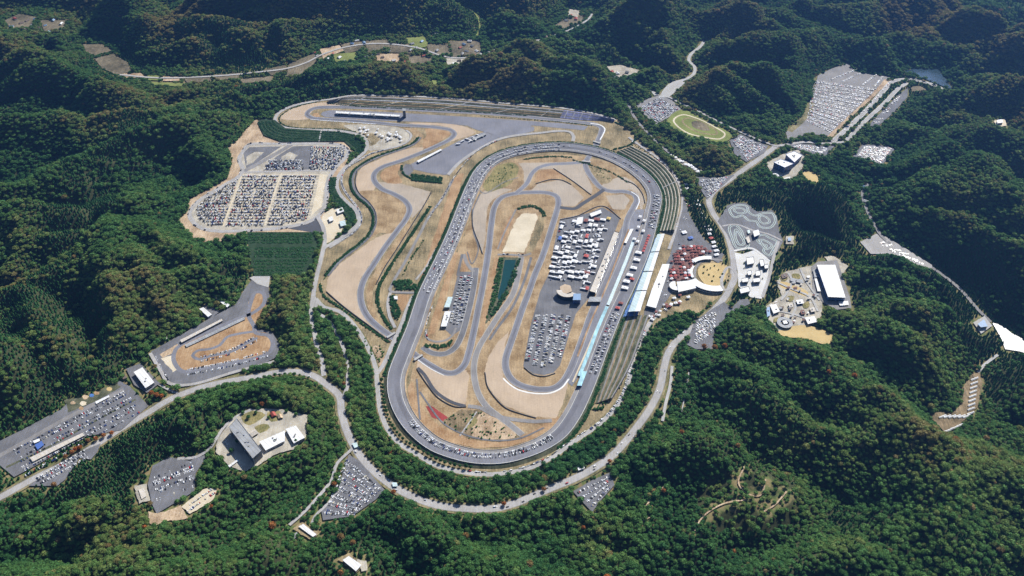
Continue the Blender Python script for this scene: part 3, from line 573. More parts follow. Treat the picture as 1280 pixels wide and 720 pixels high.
# level valley floors between the far fields
for q_ in ([(392,62),(440,50),(520,46),(600,46),(612,72),(590,82),(530,84),(470,82),(420,86),(396,92)], [(98,52),(130,52),(170,86),(300,86),(362,80),(364,100),(300,108),(240,112),(150,106),(110,80)], [(0,16),(90,18),(95,42),(60,48),(0,50)], [(686,38),(704,22),(738,12),(742,26),(712,42)]):
    FLATS.append((np.array(wp(q_, -5)), True, 0, -5))

# ================================================================== TERRAIN
def _hash(ix, iy, s):
    h = (ix.astype(np.int64)*374761393 + iy.astype(np.int64)*668265263 + s*1442695041) & 0x7fffffff
    h = ((h ^ (h >> 13))*1274126177) & 0x7fffffff
    return ((h ^ (h >> 16)) & 0xffff)/65535.0
def vnoise(x, y, s=0):
    ix = np.floor(x); iy = np.floor(y); fx = x-ix; fy = y-iy
    fx = fx*fx*fx*(fx*(fx*6-15)+10); fy = fy*fy*fy*(fy*(fy*6-15)+10)
    a = _hash(ix, iy, s); b = _hash(ix+1, iy, s); c = _hash(ix, iy+1, s); d = _hash(ix+1, iy+1, s)
    return (a+(b-a)*fx)*(1-fy)+(c+(d-c)*fx)*fy
def fbm(x, y, s=0, o=4):
    v = 0; a = .5
    for k in range(o): v = v+a*(vnoise(x, y, s+k)-.5); x = x*2.03+17; y = y*2.03+5; a *= .5
    return v*2
RIDGES = [  # crest lines: (u, v, height)
 [(-60,40,70),(0,52,70),(60,76,62),(120,100,50),(170,118,40)],
 [(-60,150,75),(0,148,70),(60,138,66),(140,138,58),(220,132,48),(290,118,38)],
 [(60,205,60),(110,188,62),(160,172,60),(220,158,50),(290,145,36)],
 [(-40,240,60),(20,225,58),(62,214,55),(100,222,40)],
 [(-60,275,64),(0,264,62),(50,259,60),(112,253,58),(175,252,50),(230,260,25)],
 [(140,252,56),(138,285,54),(110,308,50),(70,328,48),(20,355,46),(-40,375,44)],
 [(40,262,58),(25,300,52),(10,330,40)],
 [(175,255,50),(175,280,42),(215,305,40),(232,325,38),(250,352,30)],
 [(150,290,50),(128,330,54),(118,380,52),(135,430,48),(160,462,30)],
 [(20,356,50),(30,400,56),(50,440,56),(70,480,44),(78,502,30)],
 [(-60,430,60),(-20,450,58),(15,500,46)],
 [(165,320,44),(185,365,46),(215,385,40),(248,395,20)],
 [(240,345,26),(280,352,24)],
 [(345,330,18),(372,390,20),(370,430,16)],
 [(170,560,18),(230,520,26),(290,500,26),(350,482,22),(395,500,14)],
 [(90,640,16),(160,620,18),(180,680,20)],
 [(-20,700,20),(100,690,30),(240,700,34)],
 [(330,630,24),(300,680,26),(260,720,20)],
 [(500,635,12),(540,660,24),(590,690,28),(625,720,26)],
 [(820,555,26),(860,545,32),(900,548,30),(930,570,18)],
 [(905,400,24),(950,412,38),(1000,432,46),(1050,462,48),(1090,490,40),(1105,512,20)],
 [(880,450,20),(930,480,34),(985,520,40),(1030,540,30)],
 [(1080,545,20),(1120,525,40),(1150,522,52),(1180,555,60),(1195,600,66),(1190,650,66),(1215,705,60)],
 [(1210,600,50),(1260,580,48),(1300,590,50)],
 [(940,705,18),(1010,688,36),(1080,678,38),(1135,700,30)],
 [(1060,362,24),(1110,378,40),(1150,393,44),(1190,405,40),(1225,425,20)],
 [(1042,392,22),(1095,415,36),(1150,446,38),(1205,468,16)],
 [(1085,340,12),(1130,345,36),(1175,362,32),(1205,385,14)],
 [(1110,232,22),(1140,245,56),(1190,262,66),(1240,282,66),(1300,310,66)],
 [(1165,300,46),(1210,325,54),(1260,350,54),(1300,370,54)],
 [(1120,190,30),(1165,196,52),(1195,228,52),(1215,262,40)],
 [(1105,165,26),(1150,158,50),(1195,180,70),(1240,212,76),(1275,250,74),(1310,290,70)],
 [(1235,470,34),(1280,470,40),(1320,480,44)],
 [(1195,100,50),(1235,92,76),(1290,110,84)],
 [(1200,140,40),(1240,150,60),(1300,165,66)],
 [(985,210,18),(1030,225,26),(1060,245,28),(1070,275,20)],
 [(965,262,20),(1000,275,26),(1050,292,24)],
 [(905,245,12),(940,238,20),(968,247,16)],
 [(840,98,22),(870,88,52),(905,84,60),(950,86,56),(1000,96,44),(1015,110,20)],
 [(1000,60,30),(1020,50,50),(1045,62,40)],
 [(1045,68,26),(1070,58,46),(1095,78,30)],
 [(905,60,36),(940,45,54),(990,45,56),(1030,30,50)],
 [(1060,40,44),(1110,38,60),(1160,48,56),(1200,60,46)],
 [(1090,62,32),(1140,66,44),(1180,72,34)],
 [(1150,22,60),(1200,12,80),(1260,30,90),(1300,60,80)],
 [(1010,18,40),(1080,10,50),(1130,8,60)],
 [(770,30,36),(800,26,50),(840,45,44),(860,66,28)],
 [(735,25,26),(760,22,46),(782,38,36)],
 [(670,62,30),(720,52,46),(760,52,46),(790,62,36)],
 [(775,70,30),(810,78,34),(835,90,22)],
 [(640,62,32),(690,76,44),(735,90,40),(775,115,30),(790,135,14)],
 [(560,82,30),(620,88,40),(670,95,36),(720,108,30)],
 [(368,94,18),(410,84,30),(460,82,32),(515,88,26),(545,98,12)],
 [(380,110,16),(430,98,28),(500,100,28),(535,108,18)],
 [(565,110,18),(620,104,30),(680,110,30),(740,120,26)],
 [(90,30,60),(150,20,70),(240,20,70),(300,40,56),(330,55,30)],
 [(160,60,40),(200,48,56),(250,40,60)], [(230,75,40),(290,55,52),(310,48,52)],
 [(340,30,60),(380,25,66),(420,35,50)], [(430,20,70),(470,18,72),(505,40,30)], [(530,15,60),(560,25,50)],
 [(600,10,64),(640,10,66),(680,20,50)], [(280,-40,110),(420,-45,115),(560,-50,110),(700,-40,100)],
 [(850,45,20),(900,30,46),(960,22,50)],
 [(800,-10,90),(900,-15,96),(1000,-20,96),(1150,-25,100)],
 [(0,10,60),(-60,0,60)], [(120,-10,90),(0,-30,90)],
 [(300,160,30),(330,130,30),(350,115,26)],
 [(250,190,30),(275,165,40),(300,150,36)],
 [(120,290,48),(60,300,46)],
]
PITS = [(715,657,-30,55),(470,668,-22,50),(1060,640,-50,110),(835,592,-34,55),(1000,590,-20,60),(150,500,-5,60),(85,470,-26,40),(75,300,-30,50),(200,330,-30,45),(1130,490,-40,80),(830,700,-30,90),(60,690,-14,70),(660,700,-20,70),(1240,520,-40,80),(100,330,-24,40),(560,45,-20,120)]
XC = np.arange(-2300, 2301, 9.0); YC = np.arange(480, 4300, 9.0)
def grow(a, lim, s, f=1.22):
    o = []; st = 9.0
    while True:
        st = min(st*f, 400); a = a+s*st; o.append(a)
        if s*a > s*lim: return o
XS = np.array(sorted(grow(XC[0], -12000, -1)) + list(XC) + grow(XC[-1], 12000, 1))
YS = np.array(sorted(grow(YC[0], -6000, -1)) + list(YC) + grow(YC[-1], 22000, 1))
GX, GY = np.meshgrid(XS, YS)
wx = GX+60*fbm(GX/420, GY/420, 40, 3); wy = GY+60*fbm(GX/420, GY/420, 50, 3)
def ridged(x, y, s): return 1-np.abs(2*vnoise(x, y, s)-1)
base = 46*(ridged(wx/430, wy/430, 3)-.42) + 26*(ridged(wx/190+5, wy/190, 7)-.5)
dist_c = np.maximum(0, np.hypot(GX, GY-1900)-1900)
base = base*(.75+np.clip(dist_c/2500, 0, 1.6)) + np.clip(dist_c-900, 0, 9000)*.012
base -= 14; RH = 1.45
K = 7.0
acc = np.exp(np.clip(base/K, -30, 30))
rmax = np.full(GX.shape, -1e3)
for r in RIDGES:
    q = np.array([(*W(u, v, z*RH), z*RH) for u, v, z in r])
    best = np.full(GX.shape, -1e3)
    for i in range(len(q)-1):
        a, b = q[i], q[i+1]; d = b[:2]-a[:2]; l2 = d@d
        t = np.clip(((wx-a[0])*d[0]+(wy-a[1])*d[1])/l2, 0, 1)
        ds = np.hypot(wx-a[0]-t*d[0], wy-a[1]-t*d[1])
        best = np.maximum(best, a[2]+t*(b[2]-a[2]) - .88*(np.sqrt(ds*ds+15**2)-15))
    acc += np.exp(np.clip(best/K, -30, 30))
H = K*np.log(acc)
ax_ = np.sqrt(wx*wx+90**2)
lf = wx < 0; ca = np.where(lf, .95, .82); cb = np.where(lf, .3, .57)
sa = ax_*ca-wy*cb; sb = ax_*cb+wy*ca        # spurs fall away from the circuit on both sides
def billow(x, y, s): return np.abs(2*vnoise(x, y, s)-1)
far = 1+.6*np.clip((GY-2150)/500, 0, 1)
H += 5*fbm(GX/110, GY/110, 21, 4) + far*52*(np.sqrt(billow(sa/340, sb/150, 31))-.6) + far*34*(np.sqrt(billow(sa/170+3, sb/72, 33))-.6) + 11*(np.sqrt(billow(wx/52, wy/52, 35))-.6)
for u, v, z, r in PITS:
    x, y = W(u, v); H += .55*z*np.exp(-((GX-x)**2+(GY-y)**2)/(2*r*r))
# level ground: distance and height of the nearest built surface (jump flooding on the core grid)
NX, NY = len(XC), len(YC); ox = int(np.where(XS == XC[0])[0][0]); oy = int(np.where(YS == YC[0])[0][0])
seedi = np.full((NY, NX), -1, np.int64); SX = []; SY = []; SZ = []
def seed(x, y, z):
    i = int(round((x-XC[0])/9)); j = int(round((y-YC[0])/9))
    if 0 <= i < NX and 0 <= j < NY:
        SX.append(x); SY.append(y); SZ.append(z)
        if seedi[j, i] < 0: seedi[j, i] = len(SX)-1
CGX, CGY = np.meshgrid(XC, YC)
for fl in FLATS:
    P, closed, hw = fl[0], fl[1], fl[2]
    if hw == 0:                                   # polygon
        x0, x1, y0, y1 = P[:, 0].min(), P[:, 0].max(), P[:, 1].min(), P[:, 1].max()
        i0 = max(0, int((x0-XC[0])/9)); i1 = min(NX, int((x1-XC[0])/9)+2); j0 = max(0, int((y0-YC[0])/9)); j1 = min(NY, int((y1-YC[0])/9)+2)
        if i1 > i0 and j1 > j0:
            ins = inpoly(CGX[j0:j1, i0:i1], CGY[j0:j1, i0:i1], P)
            for j, i in zip(*np.nonzero(ins)): seed(XC[i0+i], YC[j0+j], P[0, 2])
        Q = spline(P, True, 8) if len(P) < 80 else P
        for q in Q: seed(q[0], q[1], q[2])
    else:
        n = normals(P, closed)
        for k in range(len(P)):
            for o in np.arange(-hw, hw+.1, 8 if hw > 8 else hw):
                seed(P[k, 0]+n[k, 0]*o, P[k, 1]+n[k, 1]*o, P[k, 2])
SX, SY, SZ = map(np.array, (SX, SY, SZ))
cur = seedi; BIG = 1e12
def d2(idx):
    return np.where(idx >= 0, (CGX-SX[idx])**2+(CGY-SY[idx])**2, BIG)
st = 256; dcur = d2(cur)
while st >= 1:
    for dj in (-st, 0, st):
        for di in (-st, 0, st):
            if di == dj == 0: continue
            sh = np.full_like(cur, -1)
            ys0, ys1 = max(0, dj), min(NY, NY+dj); xs0, xs1 = max(0, di), min(NX, NX+di)
            if ys1 <= ys0 or xs1 <= xs0: continue
            sh[ys0:ys1, xs0:xs1] = cur[ys0-dj:ys1-dj, xs0-di:xs1-di]
            dn = d2(sh); m = dn < dcur; cur = np.where(m, sh, cur); dcur = np.where(m, dn, dcur)
    st //= 2
DF = np.sqrt(dcur); ZF = SZ[cur]
core = (slice(oy, oy+NY), slice(ox, ox+NX))
dd = np.maximum(0, DF-13)
# smooth the base level a little where levels meet
Hc = H[core]
up = ZF + .8*dd + .0022*dd*dd; lo = ZF - .55*dd
Hc = np.minimum(np.maximum(Hc, lo), up)
Hc = np.where(DF <= 13, ZF, Hc)
blend = np.clip((DF-13)/30, 0, 1)
Hs = Hc.copy()
for _ in range(1):
    Hs[1:-1, 1:-1] = (Hs[1:-1, 1:-1]*2+Hs[:-2, 1:-1]+Hs[2:, 1:-1]+Hs[1:-1, :-2]+Hs[1:-1, 2:])/6
Hc = np.where(DF <= 13, ZF-.5, Hs)
H[core] = Hc
nxs, nys = len(XS), len(YS)
Vt = np.stack([GX.ravel(), GY.ravel(), H.ravel()], 1)
idx = np.arange(nxs*nys).reshape(nys, nxs)
Ft = np.stack([idx[:-1, :-1].ravel(), idx[:-1, 1:].ravel(), idx[1:, 1:].ravel(), idx[1:, :-1].ravel()], 1)
me = bpy.data.meshes.new('terrain'); me.vertices.add(len(Vt)); me.vertices.foreach_set('co', Vt.ravel())
me.loops.add(Ft.size); me.loops.foreach_set('vertex_index', Ft.ravel().astype(np.int32))
me.polygons.add(len(Ft)); me.polygons.foreach_set('loop_start', np.arange(0, Ft.size, 4, dtype=np.int32))
me.polygons.foreach_set('loop_total', np.full(len(Ft), 4, np.int32)); me.update(calc_edges=True)
me.polygons.foreach_set('use_smooth', np.ones(len(Ft), bool))
# forest floor: leaf litter, moss and scrub
mat('forest_floor', (.03, .042, .018), 1, .4, .02, .25, .1, (.055, .06, .028))
me.materials.append(MATS['forest_floor'])
op = np.zeros(H.shape); op[core] = np.clip(1-(DF-6)/22, 0, 1); at = me.attributes.new('open', 'FLOAT', 'POINT'); at.data.foreach_set('value', op.ravel())
tn_ = MATS['forest_floor'].node_tree; N_, L_ = tn_.nodes, tn_.links; bs = N_['Principled BSDF']; old = bs.inputs['Base Color'].links[0].from_socket
an = N_.new('ShaderNodeAttribute'); an.attribute_name = 'open'; g_ = N_.new('ShaderNodeNewGeometry'); nn = N_.new('ShaderNodeTexNoise'); nn.inputs['Scale'].default_value = .09; nn.inputs['Detail'].default_value = 6; L_.new(g_.outputs['Position'], nn.inputs['Vector'])
ad = N_.new('ShaderNodeMath'); ad.operation = 'ADD'; L_.new(an.outputs['Fac'], ad.inputs[0]); L_.new(nn.outputs['Fac'], ad.inputs[1])
mr_ = N_.new('ShaderNodeMapRange'); mr_.inputs['From Min'].default_value = 1.0; mr_.inputs['From Max'].default_value = 1.35; L_.new(ad.outputs[0], mr_.inputs['Value'])
rp = N_.new('ShaderNodeValToRGB'); rp.color_ramp.elements[0].position = .4; rp.color_ramp.elements[1].position = .6; rp.color_ramp.elements[0].color = (.09, .12, .04, 1); rp.color_ramp.elements[1].color = (.19, .15, .075, 1); L_.new(nn.outputs['Fac'], rp.inputs[0])
mc = N_.new('ShaderNodeMix'); mc.data_type = 'RGBA'; L_.new(mr_.outputs[0], mc.inputs['Factor']);
cs_ = [i for i in mc.inputs if i.type == 'RGBA']; L_.new(old, cs_[0]); L_.new(rp.outputs[0], cs_[1]); L_.new([o for o in mc.outputs if o.type == 'RGBA'][0], bs.inputs['Base Color'])
terrain = structure(link(bpy.data.objects.new('terrain', me)))
def hz(x, y):
    fx = (np.asarray(x)-XC[0])/9; fy = (np.asarray(y)-YC[0])/9
    i = np.clip(fx.astype(int), 0, NX-2); j = np.clip(fy.astype(int), 0, NY-2); fx = np.clip(fx-i, 0, 1); fy = np.clip(fy-j, 0, 1)
    return (Hc[j, i]*(1-fx)+Hc[j, i+1]*fx)*(1-fy)+(Hc[j+1, i]*(1-fx)+Hc[j+1, i+1]*fx)*fy
# ground kept free of trees: 3 m raster
CS = 3.0; MX, MY = int(4600/CS), int(3800/CS); CM = np.zeros((MY, MX), bool)
mxx = XC[0]+(np.arange(MX)+.5)*CS; myy = YC[0]+(np.arange(MY)+.5)*CS
for c in CLEAR:
    P = c[0]
    if len(c) == 3:
        x0, x1, y0, y1 = P[:, 0].min(), P[:, 0].max(), P[:, 1].min(), P[:, 1].max(); g = c[2]
        i0 = max(0, int((x0-XC[0])/CS)); i1 = min(MX, int((x1-XC[0])/CS)+1); j0 = max(0, int((y0-YC[0])/CS)); j1 = min(MY, int((y1-YC[0])/CS)+1)
        if i1 > i0 and j1 > j0:
            gx, gy = np.meshgrid(mxx[i0:i1], myy[j0:j1]); CM[j0:j1, i0:i1] |= inpoly(gx, gy, P)
        Q, r = spline(P, True, 5), g
    else: Q, r = P, c[2]
    if r <= 0: continue
    k = int(r/CS)+1
    for q in Q:
        i = int((q[0]-XC[0])/CS); j = int((q[1]-YC[0])/CS)
        a0, a1, b0, b1 = max(0, i-k), min(MX, i+k+1), max(0, j-k), min(MY, j+k+1)
        if a1 <= a0 or b1 <= b0: continue
        gx = mxx[a0:a1][None, :]-q[0]; gy = myy[b0:b1][:, None]-q[1]
        CM[b0:b1, a0:a1] |= gx*gx+gy*gy < r*r
def is_clear(x, y):
    i = np.clip(((x-XC[0])/CS).astype(int), 0, MX-1); j = np.clip(((y-YC[0])/CS).astype(int), 0, MY-1)
    return CM[j, i]
# air: one closed box of thin blue haze around everything
def haze(dens):
    V, F = [], []; box(V, F, (0, 8000, (1440-160)/2), (25800, 29800, 1440+160))
    m = bpy.data.materials.new('haze'); m.use_nodes = True; t = m.node_tree; t.nodes.remove(t.nodes['Principled BSDF'])
    pv = t.nodes.new('ShaderNodeVolumePrincipled'); pv.inputs['Color'].default_value = (.16, .39, 1, 1); pv.inputs['Density'].default_value = dens; pv.inputs['Anisotropy'].default_value = .75
    t.links.new(pv.outputs[0], t.nodes['Material Output'].inputs['Volume']); MATS['haze'] = m
    o = mesh_obj('haze', V, F, 'haze'); o['kind'] = 'stuff'; return o
HAZE = 7.6e-5

# ================================================================== SPECTATOR BANKS (stepped earth and concrete)
def terrace(name, A, B, n, z0, z1, mats, stairs=(.08, .24, .4, .56, .72, .9)):
    root = None
    for k in range(n):
        za = z0+(z1-z0)*k/n; zb = z0+(z1-z0)*(k+1)/n
        a = spline([(*W(p[0]+(q[0]-p[0])*k/n, p[1]+(q[1]-p[1])*k/n, za), zb) for p, q in zip(A, B)], False, 12)
        b = spline([(*W(p[0]+(q[0]-p[0])*(k+1)/n, p[1]+(q[1]-p[1])*(k+1)/n, zb), zb) for p, q in zip(A, B)], False, 12)
        m = min(len(a), len(b)); ia = np.linspace(0, len(a)-1, m).astype(int); ib = np.linspace(0, len(b)-1, m).astype(int); a, b = a[ia], b[ib]
        V = []; F = []
        for p, q in zip(a, b): V += [(p[0], p[1], -.3), (p[0], p[1], p[2]), (q[0], q[1], q[2]), (q[0], q[1], -.3)]
        for i in range(m-1):
            for j in range(3): F.append((i*4+j, i*4+j+1, i*4+5+j, i*4+4+j))
        F += [(0, 1, 2, 3), (m*4-1, m*4-2, m*4-3, m*4-4)]
        o = mesh_obj(name if root is None else 'terrace_step', V, F, mats[k % len(mats)], root)
        if root is None: root = structure(o)
    for q in stairs:
        k = int(q*(len(A)-1)); f = q*(len(A)-1)-k; k2 = min(k+1, len(A)-1)
        pa = (A[k][0]+(A[k2][0]-A[k][0])*f, A[k][1]+(A[k2][1]-A[k][1])*f); pb = (B[k][0]+(B[k2][0]-B[k][0])*f, B[k][1]+(B[k2][1]-B[k][1])*f)
        a = np.array([*W(*pa, z0), z0+.9]); b = np.array([*W(*pb, z1), z1+.9]); d = (b-a)[:2]; d = np.array([-d[1], d[0]])/np.hypot(*d)*1.1
        V = [(a[0]+d[0], a[1]+d[1], a[2]), (a[0]-d[0], a[1]-d[1], a[2]), (b[0]-d[0], b[1]-d[1], b[2]), (b[0]+d[0], b[1]+d[1], b[2])]; V += [(x, y, z-1.2) for x, y, z in V]
        mesh_obj('stair', V, [(0, 1, 2, 3), (4, 7, 6, 5), (0, 4, 5, 1), (1, 5, 6, 2), (2, 6, 7, 3), (3, 7, 4, 0)], 'concrete', root)
    return root
terrace('spectator_bank', [(408,128),(425,129.5),(450,132.5),(520,135.5),(600,140),(660,144),(700,147.5)], [(412,125.5),(440,121),(480,121.5),(560,125),(640,132),(680,135.5),(705,137.5)], 7, .3, 9, ['terrace_green','terrace_brown','terrace_green','olive_grass','roof_grey','terrace_green','road_grey'])
terrace('seating_bank', [(700,147.6),(730,150.3),(766,151.2)], [(705,137.4),(735,142),(768,149)], 8, .3, 9, ['seat_purple','seat_purple','road_grey','seat_purple'])
terrace('spectator_bank', [(771,189.5),(793,202),(813,217),(826,236),(829.5,254),(826,276),(822,289)], [(790,182.5),(812,194),(832,209),(845,227),(850,247),(848,267),(843,287)], 15, .5, 11, ['hedge_floor','terrace_green','lot_gravel'], stairs=(.5,))
terrace('spectator_bank', [(779,394),(765,434),(753,470),(743,505)], [(811,394),(799,427),(786,460),(765,497)], 16, .5, 9, ['terrace_brown','terrace_green','terrace_green','road_grey'], stairs=())

# ================================================================== BUILDINGS
def centroid(P): return sum(p[0] for p in P)/len(P), sum(p[1] for p in P)/len(P)
def inset(P, d):
    cx, cy = centroid(P); out = []
    for x, y in P:
        l = math.hypot(x-cx, y-cy); out.append((x+(cx-x)*d/l*1.3, y+(cy-y)*d/l*1.3))
    return out
def prism(P, z0, z1):
    n = len(P); V = [(x, y, z0) for x, y in P]+[(x, y, z1) for x, y in P]
    return V, [tuple(range(n))[::-1], tuple(range(n, 2*n))]+[(i, (i+1) % n, n+(i+1) % n, n+i) for i in range(n)]
def building(name, label, cat, roof_px, z0, h, wall='wall_white', roof='roof_white', floors=1, group=None, units=0, win='glass_dark', parapet=False, ridge=False):
    P = [W(u, v, z0+h) for u, v in roof_px]; cx, cy = centroid(P); P = [(x-cx, y-cy) for x, y in P]
    if sum(P[i][0]*P[(i+1) % len(P)][1]-P[(i+1) % len(P)][0]*P[i][1] for i in range(len(P))) < 0: P = P[::-1]
    e = empty(name, (cx, cy, z0)); tag(e, label, cat, group)
    Q = inset(P, .9); V, F = prism(Q, -3, h-.5); mesh_obj('wall', V, F, wall, e)
    if ridge and len(P) == 4:
        if math.dist(P[0], P[1]) < math.dist(P[1], P[2]): P = P[1:]+P[:1]
        mid = lambda a, b: ((a[0]+b[0])/2, (a[1]+b[1])/2)
        a, b = mid(P[1], P[2]), mid(P[3], P[0]); rh = math.dist(P[1], P[2])*.22
        V = [(*p, h-.5) for p in P]+[(*a, h+rh), (*b, h+rh)]; F = [(0, 1, 4, 5), (2, 3, 5, 4), (1, 2, 4), (3, 0, 5), (3, 2, 1, 0)]
        ro = mesh_obj('roof', V, F, roof, e)
    else:
        V, F = prism(P, h-.5, h); ro = mesh_obj('roof', V, F, roof, e)
        if parapet:
            for i in range(len(P)):
                a, b = P[i], P[(i+1) % len(P)]; l = math.dist(a, b); V, F = [], []
                box(V, F, ((a[0]+b[0])/2, (a[1]+b[1])/2, h+.4), (l*.985, .5, .82), math.atan2(b[1]-a[1], b[0]-a[0])); mesh_obj('parapet', V, F, wall, ro)
    for k in range(units):
        w = [random.random() for _ in Q]; s = sum(w); x = sum(q[0]*t for q, t in zip(Q, w))/s*.9; y = sum(q[1]*t for q, t in zip(Q, w))/s*.9
        V, F = [], []; box(V, F, (x, y, h+.7), (random.uniform(2, 4), random.uniform(1.5, 3), 1.42), random.uniform(0, 3)); mesh_obj('roof_unit', V, F, 'wall_grey', ro)
    if win:
        n = len(Q)
        for i in range(n):
            a, b = Q[i], Q[(i+1) % n]; l = math.dist(a, b)
            if l < 5: continue
            ang = math.atan2(b[1]-a[1], b[0]-a[0]); nx, ny = math.sin(ang), -math.cos(ang); fh = (h-1)/floors
            nb = max(1, min(5, int(l/14)))
            for f in range(floors):
                for s in range(nb):
                    t = (s+.5)/nb; V, F = [], []
                    box(V, F, (a[0]+(b[0]-a[0])*t+nx*.08, a[1]+(b[1]-a[1])*t+ny*.08, .4+fh*(f+.5)), (l/nb*.8, .24, fh*.5), ang); mesh_obj('window', V, F, win, e)
    return e
def arc_building(name, label, cat, c, r0, r1, a0, a1, z0, h, wall, roof, n=18, ratio=1.0):
    cx, cy = W(c[0], c[1], z0+h); e = empty(name, (cx, cy, z0)); tag(e, label, cat)
    def ring(ra, rb, za, zb, nm, m):
        V, F = [], []
        for i in range(n+1):
            t = math.radians(a0+(a1-a0)*i/n); cs, sn = math.cos(t), math.sin(t)*ratio
            V += [(ra*cs, ra*sn, za), (ra*cs, ra*sn, zb), (rb*cs, rb*sn, zb), (rb*cs, rb*sn, za)]
        for i in range(n):
            for j in range(4): F.append((i*4+j, i*4+(j+1) % 4, i*4+4+(j+1) % 4, i*4+4+j))
        F += [(0, 1, 2, 3), (n*4+3, n*4+2, n*4+1, n*4)]
        return mesh_obj(nm, V, F, m, e)
    ring(r0+.6, r1-.6, -2, h-.5, 'wall', wall); ring(r0, r1, h-.5, h, 'roof', roof); ring(r1-.58, r1-.4, h*.35, h*.75, 'window', 'glass_dark'); ring(r0+.4, r0+.58, h*.35, h*.75, 'window', 'glass_dark')
    return e
# main grandstand: four roof bays over a raked tier
GS = [(822,292),(831,292),(800,390),(785,390)]; GH = 17
def gs(t, s): # t along, s across
    a = (GS[0][0]+(GS[3][0]-GS[0][0])*t, GS[0][1]+(GS[3][1]-GS[0][1])*t); b = (GS[1][0]+(GS[2][0]-GS[1][0])*t, GS[1][1]+(GS[2][1]-GS[1][1])*t)
    return W(a[0]+(b[0]-a[0])*s, a[1]+(b[1]-a[1])*s, GH)
cx, cy = gs(.5, .5); e = tag(empty('main_grandstand', (cx, cy, 0)), 'long covered grandstand with pale roof bays beside the pit straight', 'grandstand')
L0 = lambda p, z: (p[0]-cx, p[1]-cy, z)
for k in range(4):
    t0, t1 = (0, .235, .485, .73)[k]+.006, (.235, .485, .73, 1)[k]-.006
    for i, (s0, s1, m_) in enumerate(((0, .55, 'roof_teal'), (.55, 1, 'roof_white'))):
        V = [L0(gs(t0, s0), GH-(i == 0)*.8), L0(gs(t1, s0), GH-(i == 0)*.8), L0(gs(t1, s1), GH+.6), L0(gs(t0, s1), GH+.6)]; V += [(x, y, z+.5) for x, y, z in V]
        if i == 1: V = [(x, y, z+.2) for x, y, z in V]
        mesh_obj('roof_panel', V, [(0, 1, 2, 3), (4, 7, 6, 5), (0, 4, 5, 1), (1, 5, 6, 2), (2, 6, 7, 3), (3, 7, 4, 0)], m_, e)
    for s in (.1, .95):
        for t in (t0+.02, (t0+t1)/2, t1-.02):
            p = gs(t, s); V, F = [], []; box(V, F, L0(p, GH/2-.6), (.9, .9, GH-1.2)); mesh_obj('column', V, F, 'steel', e)
for k in range(8):
    s0, s1 = -.55+k*.17, -.55+(k+1)*.17; z = 1.5+k*1.4
    V = [L0(gs(0, s0), -.5), L0(gs(1, s0), -.5), L0(gs(1, s1), -.5), L0(gs(0, s1), -.5)]; V += [(x, y, z) for x, y, _ in V]
    mesh_obj('seating_tier', V, [(4, 7, 6, 5), (0, 4, 5, 1), (1, 5, 6, 2), (2, 6, 7, 3), (3, 7, 4, 0)], 'seat_blue' if k % 3 else 'wall_grey', e)
building('concourse_hall', 'long white roofed hall behind the main grandstand', 'hall', [(828,330),(837,330),(833,346),(820,385),(808,382),(815,361)], 0, 9, 'wall_cream', 'roof_white', 2, units=6)
arc_building('curved_arcade', 'curved white roofed arcade on the south edge of the yellow plaza', 'arcade', (890,341), 44, 62, 205, 285, 0, 8, 'wall_white', 'roof_white')
arc_building('curved_arcade', 'short curved white canopy on the north edge of the yellow plaza', 'arcade', (889,341), 48, 60, 80, 130, 0, 6, 'wall_cream', 'roof_white')
arc_building('curved_wall', 'narrow white curved wall on the west side of the yellow plaza', 'wall', (890,342), 44, 50, 145, 195, 0, 5, 'wall_white', 'roof_white')
building('slotted_hall', 'white hall with dark roof slots beside the yellow plaza', 'hall', [(846,352),(868,350),(870,360),(848,365)], 0, 9, 'wall_white', 'roof_white', 2)
for k in range(4):
    pass
arc_building('round_hall', 'white half round hall at the end of the slotted hall', 'hall', (845,357), 1, 15, 90, 300, 0, 8, 'wall_white', 'roof_white')
# pits and paddock
building('pit_building', 'long narrow pale roofed pit building beside the pit lane', 'pit building', [(768,289),(774,291),(744,366),(737,364)], 0, 11, 'glass_dark', 'roof_cream', 2, units=10, win='glass_dark', parapet=True)
arc_building('control_tower', 'dark crescent shaped control building between paddock and car park', 'building', (709,363), 12, 24, 175, 330, 0, 13, 'glass_dark', 'roof_cream', ratio=.9)
building('control_block', 'dark blue block at the end of the crescent building', 'building', [(717,367),(726,367),(726,375),(716,375)], 0, 14, 'wall_blue', 'roof_blue', 3)
building('terrace_house', 'round topped tan terrace inside the crescent building', 'building', [(700,358),(706,355),(713,357),(715,364),(708,367),(700,365)], 0, 5, 'wall_cream', 'gravel', 1)
building('pit_footbridge', 'grey covered footbridge across the pit straight', 'footbridge', [(737,371),(752,371),(751,377),(735,377)], 0, 8, 'wall_grey', 'roof_grey', 1)
building('paddock_block', 'long white trailer office by the dark paddock fence', 'building', [(737,267),(751,262),(752,266),(739,271)], 0, 6, 'wall_white', 'roof_white', 1)
building('paddock_shed', 'tall white paddock shed beside the empty round pad', 'shed', [(722,272),(729,271),(728,279),(720,281)], 0, 7, 'wall_white', 'roof_white', 1)
building('timing_stand', 'light blue roofed stand at the end of the pit wall', 'stand', [(728,464),(734,464),(727,482),(721,482)], 2, 7, 'wall_blue', 'teal_paint', 1)
building('white_canopy', 'narrow white canopy alongside the pit exit', 'canopy', [(788,286),(792,286),(783,304),(780,303)], 0, 5, 'wall_white', 'roof_white', 1)
